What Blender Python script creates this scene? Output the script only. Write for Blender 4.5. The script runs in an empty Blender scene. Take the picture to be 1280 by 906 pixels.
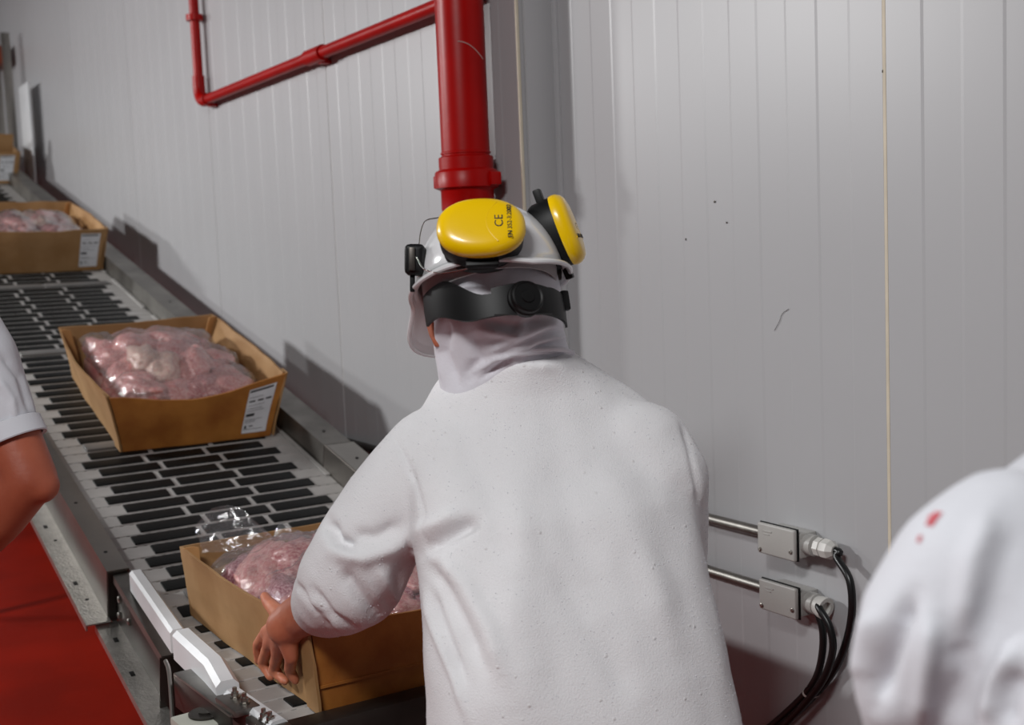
import bpy, bmesh, math, random
import numpy as np
from mathutils import Vector, Matrix, noise, Euler

sc = bpy.context.scene
COL = sc.collection
V = Vector

# ------------------------------------------------------------------ camera
FPX, CX, CY, EYE = 1500.0, 640.0, 453.0, 1.6
_eL = np.array([-935., -105., FPX]); _eL /= np.linalg.norm(_eL)
_a = .0415; _c = (105 + 935 * _a) / FPX
_dn = np.array([_a, 1, _c]); _dn /= np.linalg.norm(_dn)
_eX, _eZ = -_eL, -_dn
RW = np.stack([_eX, np.cross(_eZ, _eX), _eZ])        # world = RW @ cam(x right, y down, z forward)
RIGHT, UPV, FWD = V(RW[:, 0]), V(-RW[:, 1]), V(RW[:, 2])
EYEP = V((0, 0, EYE))
cam = bpy.data.cameras.new('camera'); cam_o = bpy.data.objects.new('camera', cam); COL.objects.link(cam_o)
cam_o.matrix_world = Matrix(((RIGHT.x, UPV.x, -FWD.x, 0), (RIGHT.y, UPV.y, -FWD.y, 0), (RIGHT.z, UPV.z, -FWD.z, EYE), (0, 0, 0, 1)))
cam.sensor_width = 36; cam.lens = FPX / 1280 * 36
cam.clip_start = .05
cam.dof.use_dof = True; cam.dof.focus_distance = 2.0; cam.dof.aperture_fstop = 4.8
sc.camera = cam_o

# ------------------------------------------------------------------ world, lamps, exposure
sc.view_settings.view_transform = 'Standard'; sc.view_settings.look = 'None'
sc.view_settings.gamma = 1; sc.view_settings.use_curve_mapping = False
sc.view_settings.exposure = 0.0
w = bpy.data.worlds.new('world'); sc.world = w; w.use_nodes = True
w.node_tree.nodes['Background'].inputs[0].default_value = (.93, .96, 1.0, 1)
w.node_tree.nodes['Background'].inputs[1].default_value = .03


def area(name, loc, aim, sx, sy, watts, col=(.985, .985, .985), spread=180):
    l = bpy.data.lights.new(name, 'AREA'); l.shape = 'RECTANGLE'; l.size = sx; l.size_y = sy
    l.energy = watts; l.color = col; l.spread = math.radians(spread)
    o = bpy.data.objects.new(name, l); COL.objects.link(o); o.location = loc
    o.rotation_euler = (V(aim) - V(loc)).to_track_quat('-Z', 'Y').to_euler()
    return o


area('ceiling_lamp_far', (-8.3, -2.4, 3.0), (-7.0, .2, 0), .35, .35, 78)
area('ceiling_lamp_mid', (-5.2, -2.4, 3.1), (-4.3, .2, 0), .6, .35, 138)
area('ceiling_lamp_near', (-.15, -1.05, 3.3), (-.95, .0, 0), .9, .4, 72)


def at(u, v, d):
    return EYEP + RIGHT * ((u - CX) / FPX * d) - UPV * ((v - CY) / FPX * d) + FWD * d


def onY(u, v, Y):
    r = at(u, v, 1) - EYEP
    return EYEP + r * (Y / r.y)


def onZ(u, v, Z):
    r = at(u, v, 1) - EYEP
    return EYEP + r * ((Z - EYE) / r.z)


RWT = RW.T


def project(P):                                    # (n,3) array -> u, v, depth
    q = (np.asarray(P, float) - np.array([0, 0, EYE])) @ RW
    return CX + FPX * q[:, 0] / q[:, 2], CY + FPX * q[:, 1] / q[:, 2], q[:, 2]


# ------------------------------------------------------------------ materials
def lin(c):
    f = lambda x: x / 12.92 if x <= .04045 else ((x + .055) / 1.055) ** 2.4
    return tuple(f(x / 255) for x in c)


def mat(name, col, rough=.5, metal=0., var=None, bump=None, sheen=0., col2=None, coat=0., sss=0., spec=.5, emit=None, scratch=None):
    """col: sRGB 0-255. var=(scale, amount, detail) mixes col2 (or a darker col) by noise; bump=(scale, strength)."""
    m = bpy.data.materials.new(name); m.use_nodes = True
    nt = m.node_tree; b = nt.nodes['Principled BSDF']
    c = lin(col) + (1,)
    b.inputs['Base Color'].default_value = c
    b.inputs['Roughness'].default_value = rough; b.inputs['Metallic'].default_value = metal
    b.inputs['Specular IOR Level'].default_value = spec
    if sheen: b.inputs['Sheen Weight'].default_value = sheen; b.inputs['Sheen Roughness'].default_value = .6
    if coat: b.inputs['Coat Weight'].default_value = coat; b.inputs['Coat Roughness'].default_value = .12
    if sss:
        b.inputs['Subsurface Weight'].default_value = sss; b.inputs['Subsurface Radius'].default_value = (.012, .005, .003); b.inputs['Subsurface Scale'].default_value = .6
    tc = nt.nodes.new('ShaderNodeTexCoord')
    if var:
        n = nt.nodes.new('ShaderNodeTexNoise'); n.inputs['Scale'].default_value = var[0]; n.inputs['Detail'].default_value = var[2] if len(var) > 2 else 4
        mp = nt.nodes.new('ShaderNodeMapping')
        if len(var) > 3: mp.inputs['Scale'].default_value = var[3]
        nt.links.new(tc.outputs['Object'], mp.inputs[0]); nt.links.new(mp.outputs[0], n.inputs['Vector'])
        r = nt.nodes.new('ShaderNodeValToRGB'); r.color_ramp.elements[0].position = .35; r.color_ramp.elements[1].position = .65
        c2 = lin(col2) + (1,) if col2 else tuple(x * (1 - var[1]) for x in c[:3]) + (1,)
        r.color_ramp.elements[0].color = c; r.color_ramp.elements[1].color = c2
        nt.links.new(n.outputs['Fac'], r.inputs[0]); nt.links.new(r.outputs[0], b.inputs['Base Color'])
    if bump:
        n2 = nt.nodes.new('ShaderNodeTexNoise'); n2.inputs['Scale'].default_value = bump[0]; n2.inputs['Detail'].default_value = 5
        mp2 = nt.nodes.new('ShaderNodeMapping')
        if len(bump) > 2: mp2.inputs['Scale'].default_value = bump[2]
        nt.links.new(tc.outputs['Object'], mp2.inputs[0]); nt.links.new(mp2.outputs[0], n2.inputs['Vector'])
        bp = nt.nodes.new('ShaderNodeBump'); bp.inputs['Strength'].default_value = bump[1]; bp.inputs['Distance'].default_value = .004
        nt.links.new(n2.outputs['Fac'], bp.inputs['Height']); nt.links.new(bp.outputs[0], b.inputs['Normal'])
    return m


def fleece(name, col, speck=(176, 158, 140)):
    """white brushed fleece with pilling and a few tan specks"""
    m = mat(name, col, .95, sheen=.25, spec=.15)
    nt = m.node_tree; b = nt.nodes['Principled BSDF']
    tc = nt.nodes.new('ShaderNodeTexCoord')
    vo = nt.nodes.new('ShaderNodeTexVoronoi'); vo.inputs['Scale'].default_value = 60
    nt.links.new(tc.outputs['Object'], vo.inputs['Vector'])
    rp = nt.nodes.new('ShaderNodeValToRGB'); e = rp.color_ramp.elements
    e[0].position = .06; e[0].color = (1, 1, 1, 1); e[1].position = .16; e[1].color = (0, 0, 0, 1)
    nt.links.new(vo.outputs['Distance'], rp.inputs[0])
    sel = nt.nodes.new('ShaderNodeMath'); sel.operation = 'GREATER_THAN'; sel.inputs[1].default_value = .76
    sx = nt.nodes.new('ShaderNodeSeparateColor'); nt.links.new(vo.outputs['Color'], sx.inputs[0]); nt.links.new(sx.outputs[0], sel.inputs[0])
    mu = nt.nodes.new('ShaderNodeMath'); mu.operation = 'MULTIPLY'; nt.links.new(rp.outputs[0], mu.inputs[0]); nt.links.new(sel.outputs[0], mu.inputs[1])
    mx = nt.nodes.new('ShaderNodeMix'); mx.data_type = 'RGBA'
    mx.inputs['A'].default_value = lin(col) + (1,); mx.inputs['B'].default_value = lin(speck) + (1,)
    sc_ = nt.nodes.new('ShaderNodeMath'); sc_.operation = 'MULTIPLY'; sc_.inputs[1].default_value = .13
    nt.links.new(mu.outputs[0], sc_.inputs[0]); nt.links.new(sc_.outputs[0], mx.inputs['Factor'])
    nt.links.new(mx.outputs['Result'], b.inputs['Base Color'])
    n1 = nt.nodes.new('ShaderNodeTexNoise'); n1.inputs['Scale'].default_value = 520; n1.inputs['Detail'].default_value = 4
    nt.links.new(tc.outputs['Object'], n1.inputs['Vector'])
    ad = nt.nodes.new('ShaderNodeMath'); ad.operation = 'MULTIPLY_ADD'; ad.inputs[1].default_value = 1.0
    nt.links.new(mu.outputs[0], ad.inputs[0]); nt.links.new(n1.outputs['Fac'], ad.inputs[2])
    bp = nt.nodes.new('ShaderNodeBump'); bp.inputs['Strength'].default_value = .55; bp.inputs['Distance'].default_value = .0025
    nt.links.new(ad.outputs[0], bp.inputs['Height']); nt.links.new(bp.outputs[0], b.inputs['Normal'])
    return m


def film_mat(name):
    m = bpy.data.materials.new(name); m.use_nodes = True; nt = m.node_tree
    for n in list(nt.nodes): nt.nodes.remove(n)
    out = nt.nodes.new('ShaderNodeOutputMaterial')
    tr = nt.nodes.new('ShaderNodeBsdfTransparent'); tr.inputs[0].default_value = (.96, .95, .95, 1)
    gl = nt.nodes.new('ShaderNodeBsdfGlossy'); gl.inputs['Roughness'].default_value = .09
    df = nt.nodes.new('ShaderNodeBsdfDiffuse'); df.inputs[0].default_value = (.8, .8, .82, 1)
    tc = nt.nodes.new('ShaderNodeTexCoord'); no = nt.nodes.new('ShaderNodeTexNoise'); no.inputs['Scale'].default_value = 22; no.inputs['Detail'].default_value = 5; no.inputs['Distortion'].default_value = 1.4
    mp = nt.nodes.new('ShaderNodeMapping'); mp.inputs['Scale'].default_value = (1, .45, 1)
    nt.links.new(tc.outputs['Object'], mp.inputs[0]); nt.links.new(mp.outputs[0], no.inputs['Vector'])
    bp = nt.nodes.new('ShaderNodeBump'); bp.inputs['Strength'].default_value = .8; bp.inputs['Distance'].default_value = .012
    nt.links.new(no.outputs['Fac'], bp.inputs['Height']); nt.links.new(bp.outputs[0], gl.inputs['Normal'])
    lw = nt.nodes.new('ShaderNodeLayerWeight'); lw.inputs[0].default_value = .22; nt.links.new(bp.outputs[0], lw.inputs['Normal'])
    mr = nt.nodes.new('ShaderNodeMapRange'); mr.inputs['To Min'].default_value = .10; mr.inputs['To Max'].default_value = .55
    nt.links.new(lw.outputs['Fresnel'], mr.inputs[0])
    m1 = nt.nodes.new('ShaderNodeMixShader'); m1.inputs[0].default_value = .09
    nt.links.new(tr.outputs[0], m1.inputs[1]); nt.links.new(df.outputs[0], m1.inputs[2])
    m2 = nt.nodes.new('ShaderNodeMixShader'); nt.links.new(mr.outputs[0], m2.inputs[0]); nt.links.new(m1.outputs[0], m2.inputs[1]); nt.links.new(gl.outputs[0], m2.inputs[2])
    nt.links.new(m2.outputs[0], out.inputs[0])
    return m


M = {}
M['panel'] = mat('white_wall_panel', (177, 177, 179), .38, var=(1.3, .05, 3))
M['panel_core'] = mat('wall_core', (150, 146, 146), .7, var=(3, .1))
M['sealant'] = mat('cream_sealant', (214, 203, 182), .6, var=(20, .1))
M['sealant_white'] = mat('white_sealant', (222, 220, 218), .5, var=(20, .06))
M['floor'] = mat('red_epoxy_floor', (134, 20, 2), .5, spec=.14, var=(2.2, .3, 6), bump=(60, .25))
M['kerb'] = mat('brown_kerb', (150, 72, 44), .5, var=(6, .3))
M['red'] = mat('red_pipe_paint', (172, 3, 1), .36, var=(9, .16), bump=(40, .06), spec=.22)
M['red_chip'] = mat('worn_paint', (205, 170, 165), .6, var=(30, .3))
M['steel'] = mat('stainless', (172, 168, 162), .34, 1., var=(5, .25, 5), bump=(90, .05, (1, .15, 1)))
M['steel_dull'] = mat('dull_stainless', (150, 147, 142), .46, 1., var=(9, .35, 6), bump=(120, .08))
M['steel_wet'] = mat('wet_stainless', (196, 193, 188), .30, .85, var=(40, .18, 4), bump=(160, .5))
M['steel_dark'] = mat('dark_steel', (84, 80, 76), .42, .9, var=(7, .3))
M['black'] = mat('black_plastic', (11, 11, 12), .5, spec=.3, var=(30, .2))
M['rubber'] = mat('black_rubber', (15, 17, 17), .55, spec=.25, var=(14, .35, 5), bump=(120, .2))
M['belt'] = mat('grey_belt_plastic', (178, 175, 172), .48, var=(11, .2, 6), bump=(90, .1))
M['cleat'] = mat('grey_cleat_plastic', (118, 116, 114), .42, var=(14, .15))
M['uhmw'] = mat('white_guide_plastic', (224, 226, 228), .36, var=(8, .08), bump=(50, .08))
M['card'] = mat('corrugated_board', (168, 130, 86), .72, var=(7, .18, 7), col2=(148, 109, 65), bump=(70, .12, (.25, .25, 1)))
M['card_shade'] = mat('shaded_board', (184, 122, 52), .62, var=(7, .2, 7), col2=(146, 86, 28), bump=(60, .15))  # browner board: shade and red floor bounce on near ends put into colour
M['card_in'] = mat('board_inside', (196, 146, 92), .8, var=(12, .15, 6))
M['paper'] = mat('label_paper', (222, 224, 228), .55, var=(30, .05))
M['ink'] = mat('label_ink', (34, 34, 38), .6, var=(60, .2))
M['film'] = film_mat('clear_bag_film')
M['meat_pale'] = mat('pale_meat', (230, 184, 176), .34, var=(9, .3, 8), col2=(208, 130, 132), bump=(26, .2), sss=.15, coat=.2)
M['meat_fat'] = mat('meat_fat', (232, 212, 196), .34, var=(9, .2, 7), col2=(214, 168, 158), bump=(26, .2), sss=.15, coat=.2)
M['meat_red'] = mat('red_meat', (176, 88, 96), .32, var=(9, .3, 8), col2=(220, 172, 166), bump=(26, .2), sss=.1, coat=.2)
M['meat_dark'] = mat('dark_meat', (142, 62, 78), .32, var=(14, .3, 7), col2=(206, 160, 166), bump=(26, .2), coat=.2)
M['coat'] = fleece('white_fleece', (232, 231, 233))
M['coat2'] = mat('white_cotton', (208, 209, 215), .9, var=(5, .05), bump=(300, .12), sheen=.15, spec=.2)
M['hood'] = mat('white_jersey', (226, 225, 232), .88, var=(6, .04), bump=(260, .15), sheen=.15, spec=.2)
M['trousers'] = mat('white_trousers', (212, 212, 214), .9, var=(5, .08))
M['boot'] = mat('white_rubber_boot', (218, 218, 216), .4, var=(5, .06))
M['stain'] = mat('blood_stain', (196, 92, 100), .8, var=(40, .3))
M['skin'] = mat('skin', (196, 122, 92), .5, var=(14, .16, 5), col2=(176, 98, 72), bump=(150, .12), sss=.2)
M['skin_dark'] = mat('low_lit_skin', (170, 92, 66), .5, var=(10, .16, 5), col2=(150, 74, 52), bump=(150, .1), sss=.2)  # darker skin: low light on the left arm is put into the colour
M['helmet'] = mat('white_helmet_plastic', (228, 228, 230), .16, var=(3, .03), coat=.4)
M['helmet_edge'] = mat('helmet_rim', (214, 212, 210), .35, var=(9, .05))
M['liner'] = mat('grey_liner', (176, 172, 172), .85, var=(9, .08))
M['yellow'] = mat('yellow_plastic', (248, 202, 0), .28, var=(9, .05), coat=.25)
M['wire'] = mat('spring_wire', (190, 188, 184), .25, 1., var=(30, .1))
M['jbox'] = mat('grey_enclosure', (176, 174, 170), .42, var=(9, .06), bump=(200, .06))
M['gland'] = mat('light_gland', (204, 202, 197), .4, var=(12, .05))
M['cable'] = mat('black_cable', (16, 17, 18), .36, var=(30, .2))
M['cream_box'] = mat('cream_enclosure', (206, 208, 196), .4, var=(9, .05))
M['hair'] = mat('dark_hair', (40, 30, 26), .7, var=(60, .3))


# ------------------------------------------------------------------ object helpers
def link(name, me, m, parent=None, world=True):
    """one mesh = one object. Mesh data in world space when world is True (parents are plain translated empties)."""
    o = bpy.data.objects.new(name, me); COL.objects.link(o)
    if m is not None and not me.materials: me.materials.append(m)
    if parent is not None:
        o.parent = parent
        if world: o.matrix_parent_inverse = WM[parent.name].inverted()
    WM[o.name] = o.matrix_basis.copy() if parent is None else (WM[parent.name].copy() if not world else Matrix())
    return o


WM = {}


def root(name, label, cat, loc=(0, 0, 0), mw=None, group=None):
    o = bpy.data.objects.new(name, None); COL.objects.link(o); o.empty_display_size = .05
    o.matrix_world = mw if mw is not None else Matrix.Translation(V(loc))
    WM[o.name] = o.matrix_world.copy()
    tag(o, label, cat, group); return o


def tag(o, label=None, cat=None, group=None, kind=None):
    if label: o['label'] = label
    if cat: o['category'] = cat
    if group: o['group'] = group
    if kind: o['kind'] = kind
    return o


def to_mesh(bm, name='mesh', smooth=True, angle=35):
    bmesh.ops.recalc_face_normals(bm, faces=bm.faces[:])
    me = bpy.data.meshes.new(name); bm.to_mesh(me); bm.free()
    if smooth:
        for p in me.polygons: p.use_smooth = True
        try: me.set_sharp_from_angle(angle=math.radians(angle))
        except Exception: pass
    return me


def basis(d, up=V((0, 0, 1))):
    d = d.normalized()
    if abs(d.dot(up)) > .98: up = V((1, 0, 0))
    x = d.cross(up).normalized(); y = x.cross(d).normalized()
    return x, y, d


def add_box(bm, c, ax, ay, az, sx, sy, sz, bev=0., seg=2):
    c = V(c); vs = []
    for i in (-1, 1):
        for j in (-1, 1):
            for k in (-1, 1):
                vs.append(bm.verts.new(c + ax * (i * sx / 2) + ay * (j * sy / 2) + az * (k * sz / 2)))
    fs = [bm.faces.new([vs[i] for i in q]) for q in ((0, 1, 3, 2), (4, 6, 7, 5), (0, 4, 5, 1), (2, 3, 7, 6), (0, 2, 6, 4), (1, 5, 7, 3))]
    if bev:
        es = list({e for f in fs for e in f.edges})
        bmesh.ops.bevel(bm, geom=es, offset=bev, segments=seg, affect='EDGES', profile=.6)


XA, YA, ZA = V((1, 0, 0)), V((0, 1, 0)), V((0, 0, 1))


def box_me(c, s, bev=.002, ax=XA, ay=YA, az=ZA, seg=2):
    bm = bmesh.new(); add_box(bm, c, ax, ay, az, s[0], s[1], s[2], bev, seg); return to_mesh(bm)


def add_rings(bm, rings, cap=True, closed=True):
    vr = [[bm.verts.new(p) for p in r] for r in rings]
    for a, b in zip(vr, vr[1:]):
        n = len(a)
        for i in range(n if closed else n - 1):
            j = (i + 1) % n
            bm.faces.new((a[i], a[j], b[j], b[i]))
    if cap:
        bm.faces.new(vr[0][::-1]); bm.faces.new(vr[-1])
    return vr


def smooth_path(pts, n=8):
    pts = [V(p) for p in pts]
    if len(pts) < 3: return pts
    out = []
    P = [pts[0] * 2 - pts[1]] + pts + [pts[-1] * 2 - pts[-2]]
    for i in range(1, len(P) - 2):
        for k in range(n):
            t = k / n; a, b, c, d = P[i - 1:i + 3]
            out.append(.5 * ((2 * b) + (c - a) * t + (2 * a - 5 * b + 4 * c - d) * t * t + (3 * b - a - 3 * c + d) * t ** 3))
    out.append(pts[-1]); return out


def add_tube(bm, pts, r, seg=12, cap=True):
    pts = [V(p) for p in pts]; rr = r if isinstance(r, (list, tuple)) else [r] * len(pts)
    rings = []; x = None
    for i, p in enumerate(pts):
        d = (pts[min(i + 1, len(pts) - 1)] - pts[max(i - 1, 0)]).normalized()
        if x is None: x, y, _ = basis(d)
        else:
            x = (x - d * x.dot(d)).normalized(); y = d.cross(x) * -1
            y = x.cross(d)
        rings.append([p + (x * math.cos(2 * math.pi * k / seg) + y * math.sin(2 * math.pi * k / seg)) * rr[i] for k in range(seg)])
    add_rings(bm, rings, cap)


def tube_me(pts, r, seg=12):
    bm = bmesh.new(); add_tube(bm, pts, r, seg); return to_mesh(bm)


def add_lathe(bm, o, d, prof, seg=24, up=ZA):
    """prof: list of (distance along d, radius)"""
    x, y, d = basis(V(d), up)
    rings = [[V(o) + d * h + (x * math.cos(2 * math.pi * k / seg) + y * math.sin(2 * math.pi * k / seg)) * max(r, 1e-4) for k in range(seg)] for h, r in prof]
    add_rings(bm, rings)


def lathe_me(o, d, prof, seg=24):
    bm = bmesh.new(); add_lathe(bm, o, d, prof, seg); return to_mesh(bm)


def add_blob(bm, p0, r0, p1, r1, seg=16, flat=None):
    """tapered capsule; flat=(axis vector, factor) squashes it"""
    p0, p1 = V(p0), V(p1); d = p1 - p0; L = d.length
    x, y, d = basis(d if L > 1e-6 else ZA)
    st = [(-r0 * math.cos(a), r0 * math.sin(a)) for a in np.linspace(0.12, math.pi / 2, 5)]
    st += [(L * t, r0 + (r1 - r0) * t) for t in (.25, .5, .75)] if L > 1e-6 else []
    st += [(L + r1 * math.sin(a), r1 * math.cos(a)) for a in np.linspace(0, math.pi / 2 - .12, 5)]
    rings = [[p0 + d * h + (x * math.cos(2 * math.pi * k / seg) + y * math.sin(2 * math.pi * k / seg)) * r for k in range(seg)] for h, r in st]
    vr = add_rings(bm, rings)
    if flat:
        c = (p0 + p1) / 2; n, f = flat; n = n.normalized()
        for r in vr:
            for v in r: v.co -= n * ((v.co - c).dot(n) * (1 - f))


def add_chain(bm, pts):
    for (a, ra), (b, rb) in zip(pts, pts[1:]): add_blob(bm, a, ra, b, rb)


def evaluated(me, mods):
    o = bpy.data.objects.new('temporary', me); COL.objects.link(o)
    for kind, kw in mods:
        md = o.modifiers.new(kind, kind)
        for k, v in kw.items(): setattr(md, k, v)
    dg = bpy.context.evaluated_depsgraph_get()
    r = bpy.data.meshes.new_from_object(o.evaluated_get(dg))
    bpy.data.objects.remove(o); bpy.data.meshes.remove(me)
    for p in r.polygons: p.use_smooth = True
    return r


def remesh(bm, vox, smooth=6, fac=.5):
    me = to_mesh(bm, smooth=False)
    return evaluated(me, [('REMESH', dict(mode='VOXEL', voxel_size=vox, adaptivity=0)), ('SMOOTH', dict(factor=fac, iterations=smooth))])


def get_co(me):
    a = np.empty(len(me.vertices) * 3); me.vertices.foreach_get('co', a); return a.reshape(-1, 3)


def get_no(me):
    a = np.empty(len(me.vertices) * 3); me.vertex_normals.foreach_get('vector', a); return a.reshape(-1, 3)


def set_co(me, a):
    me.vertices.foreach_set('co', a.ravel()); me.update()


def fold(me, lines, facing=True):
    """press cloth folds into a garment: lines of (pixel polyline, width px, height m), only on the side turned to the viewer"""
    co = get_co(me); no = get_no(me); u, v, d = project(co)
    view = co - np.array([0, 0, EYE]); view /= np.linalg.norm(view, axis=1)[:, None]
    f = np.clip(-(view * no).sum(1) * 3, 0, 1)
    disp = np.zeros(len(co))
    for pl, wd, h in lines:
        best = np.full(len(co), 1e9); par = np.zeros(len(co)); n = len(pl) - 1
        for i in range(n):
            (x0, y0), (x1, y1) = pl[i], pl[i + 1]; L2 = (x1 - x0) ** 2 + (y1 - y0) ** 2
            t = np.clip(((u - x0) * (x1 - x0) + (v - y0) * (y1 - y0)) / L2, 0, 1)
            dd = np.hypot(u - x0 - t * (x1 - x0), v - y0 - t * (y1 - y0))
            s = dd < best; best[s] = dd[s]; par[s] = (i + t[s]) / n
        env = np.clip(np.minimum(par, 1 - par) * 4 + .25, 0, 1)
        disp += h * np.exp(-(best / wd) ** 2) * env
    set_co(me, co + no * (disp * f)[:, None])


def wobble(me, amp, scale, seed=0., stretch=(1, 1, 1)):
    co = get_co(me); no = get_no(me)
    d = np.array([noise.noise(V((c[0] * stretch[0] * scale + seed, c[1] * stretch[1] * scale, c[2] * stretch[2] * scale))) for c in co])
    set_co(me, co + no * (d * amp)[:, None])


def panelgrid(fn, nu, nv, thick, nrm):
    """closed sheet: fn(a,b)->point, nrm(a,b)->unit vector; thickness outward"""
    bm = bmesh.new()
    A = [[bm.verts.new(fn(i / nu, j / nv)) for j in range(nv + 1)] for i in range(nu + 1)]
    B = [[bm.verts.new(fn(i / nu, j / nv) + nrm(i / nu, j / nv) * thick) for j in range(nv + 1)] for i in range(nu + 1)]
    for i in range(nu):
        for j in range(nv):
            bm.faces.new((A[i][j], A[i][j + 1], A[i + 1][j + 1], A[i + 1][j])); bm.faces.new((B[i][j], B[i + 1][j], B[i + 1][j + 1], B[i][j + 1]))
    for i in range(nu):
        for j, s in ((0, 1), (nv, -1)): bm.faces.new((A[i][j], A[i + 1][j], B[i + 1][j], B[i][j]))
    for j in range(nv):
        for i in (0, nu): bm.faces.new((A[i][j], A[i][j + 1], B[i][j + 1], B[i][j]))
    return to_mesh(bm, angle=50)


def text_me(body, size, depth=.0004):
    cu = bpy.data.curves.new('lettering', 'FONT'); cu.body = body; cu.size = size; cu.extrude = depth; cu.align_x = 'CENTER'; cu.align_y = 'CENTER'
    o = bpy.data.objects.new('temporary', cu); COL.objects.link(o)
    dg = bpy.context.evaluated_depsgraph_get(); me = bpy.data.meshes.new_from_object(o.evaluated_get(dg))
    bpy.data.objects.remove(o); return me


random.seed(7)
# ================================================================== SETTING
YL, YR = 1.55, 1.65           # left wall stands one panel thickness proud of the right wall
XC = -1.555 * 1.55            # the outside corner
WTOP, WLEFT, WRIGHT = 4.2, -9.4, 1.2


def wall_panel(x0, x1, y, z0, z1, pitch=.077, dep=.0007):
    """sheet with shallow alternating ribs, front face towards -y"""
    bm = bmesh.new(); prof = [(x0, .006)]
    n = max(1, round((x1 - x0) / pitch)); p = (x1 - x0) / n
    for i in range(n):
        a = x0 + i * p; lv = dep if i % 2 else 0
        prof += [(a + .003, lv), (a + p - .003, lv)]
    prof.append((x1, .006))
    fr = [(bm.verts.new((x, y - .012 + o, z0)), bm.verts.new((x, y - .012 + o, z1))) for x, o in prof]
    bk = [(bm.verts.new((x, y + .01, z0)), bm.verts.new((x, y + .01, z1))) for x in (x0, x1)]
    for a, b in zip(fr, fr[1:]): bm.faces.new((a[0], b[0], b[1], a[1]))
    bm.faces.new((bk[0][0], fr[0][0], fr[0][1], bk[0][1])); bm.faces.new((fr[-1][0], bk[1][0], bk[1][1], fr[-1][1]))
    return to_mesh(bm, smooth=False)


wl = tag(link('wall_left', box_me(((WLEFT + XC) / 2, YL + .075, WTOP / 2), (XC - WLEFT, .13, WTOP), .002), M['panel_core']), kind='structure', label='white ribbed panel wall running along the conveyor')
wr = tag(link('wall_right', box_me(((XC + WRIGHT) / 2, YR + .075, WTOP / 2), (WRIGHT - XC, .13, WTOP), .002), M['panel_core']), kind='structure', label='white ribbed panel wall with conduits, behind the worker')
JL = [-2.272 * 1.55, -3.018 * 1.55, -3.764 * 1.55, -4.51 * 1.55, -5.256 * 1.55]
edges = [XC] + JL + [WLEFT]
for b, a in zip(edges, edges[1:]):
    link('panel', wall_panel(a + .001, b - .001, YL, .9, WTOP), M['panel'], wl)
for j in JL: link('joint_sealant', box_me((j, YL - .0075, 2.55), (.005, .006, 3.3), .001), M['sealant_white'], wl)
JR = [-.864 * 1.64, -.864 * 1.64 + 1.16]
edges = [XC] + JR + [WRIGHT]
for a, b in zip(edges, edges[1:]):
    link('panel', wall_panel(a + .001, b - .001, YR, 0, WTOP), M['panel'], wr)
for j in JR: link('joint_sealant', box_me((j, YR - .0085, 2.1), (.007, .008, 4.2), .001), M['sealant'], wr)
# the return of the proud wall: face panel, corner trim, inner trim
tag(link('trim_1', box_me((XC - .001, YL - .010, 2.1), (.006, .008, 4.2), .002), M['sealant'], None), kind='structure')
link('return_panel', box_me((XC + .004, (YL + YR) / 2, 2.1), (.008, YR - YL - .01, 4.2), .001), M['panel'], wl)
tag(link('trim_2', box_me((XC + .014, YR - .014, 2.1), (.022, .010, 4.2), .003), M['panel'], None), kind='structure')
# kerb and bumper tube at the foot of the left wall
k = tag(link('baseboard_left', box_me(((WLEFT + XC) / 2 - .05, YL - .02, .49), (XC - WLEFT - .1, .04, .98), .012), M['kerb']), kind='structure', label='orange brown kerb along the foot of the left wall')
link('bumper_tube', tube_me([(WLEFT, YL - .025, 1.002), (XC - .05, YL - .025, 1.002)], .018, 16), M['steel_dark'], k)
# floor
bm = bmesh.new(); bmesh.ops.create_grid(bm, x_segments=30, y_segments=20, size=1)
for v in bm.verts: v.co = V((-4 + v.co.x * 8, -2.4 + v.co.y * 4.2, .004 * noise.noise(V((v.co.x * 9, v.co.y * 7, 0))) - .003))
tag(link('floor', to_mesh(bm), M['floor']), kind='structure', label='glossy red epoxy floor')
# end wall far left with a steel column
we = tag(link('wall_end', box_me((WLEFT - .06, .2, 2.1), (.12, 2.9, 4.2), .002), M['panel']), kind='structure', label='panel wall closing the far end of the room')
tag(link('added_soffit', box_me((-8.9, -.3, 3.52), (1.3, 3.6, .1), .01), M['panel']), kind='structure')  # unseen ceiling piece, added over the far end to darken the wall top
# small marks on the right wall
for (u, v, du, dv) in ((857, 299, 1, 2), (1103, 89, 1, 2), (893, 252, 2, 2), (908, 278, 1.5, 1.5), (657, 165, 4, 1.2), (676, 190, 1.5, 1)):
    p = onY(u, v, YR - .013)
    link('scuff_mark', box_me(p, (du * .0022, .0012, dv * .0022), .0004), M['steel_dark'], wr)
link('hair_scratch', tube_me(smooth_path([onY(968, 413, 1.637), onY(974, 402, 1.637), onY(978, 392, 1.637), onY(986, 386, 1.637)]), .0004, 6), M['steel_dark'], wr)

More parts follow.
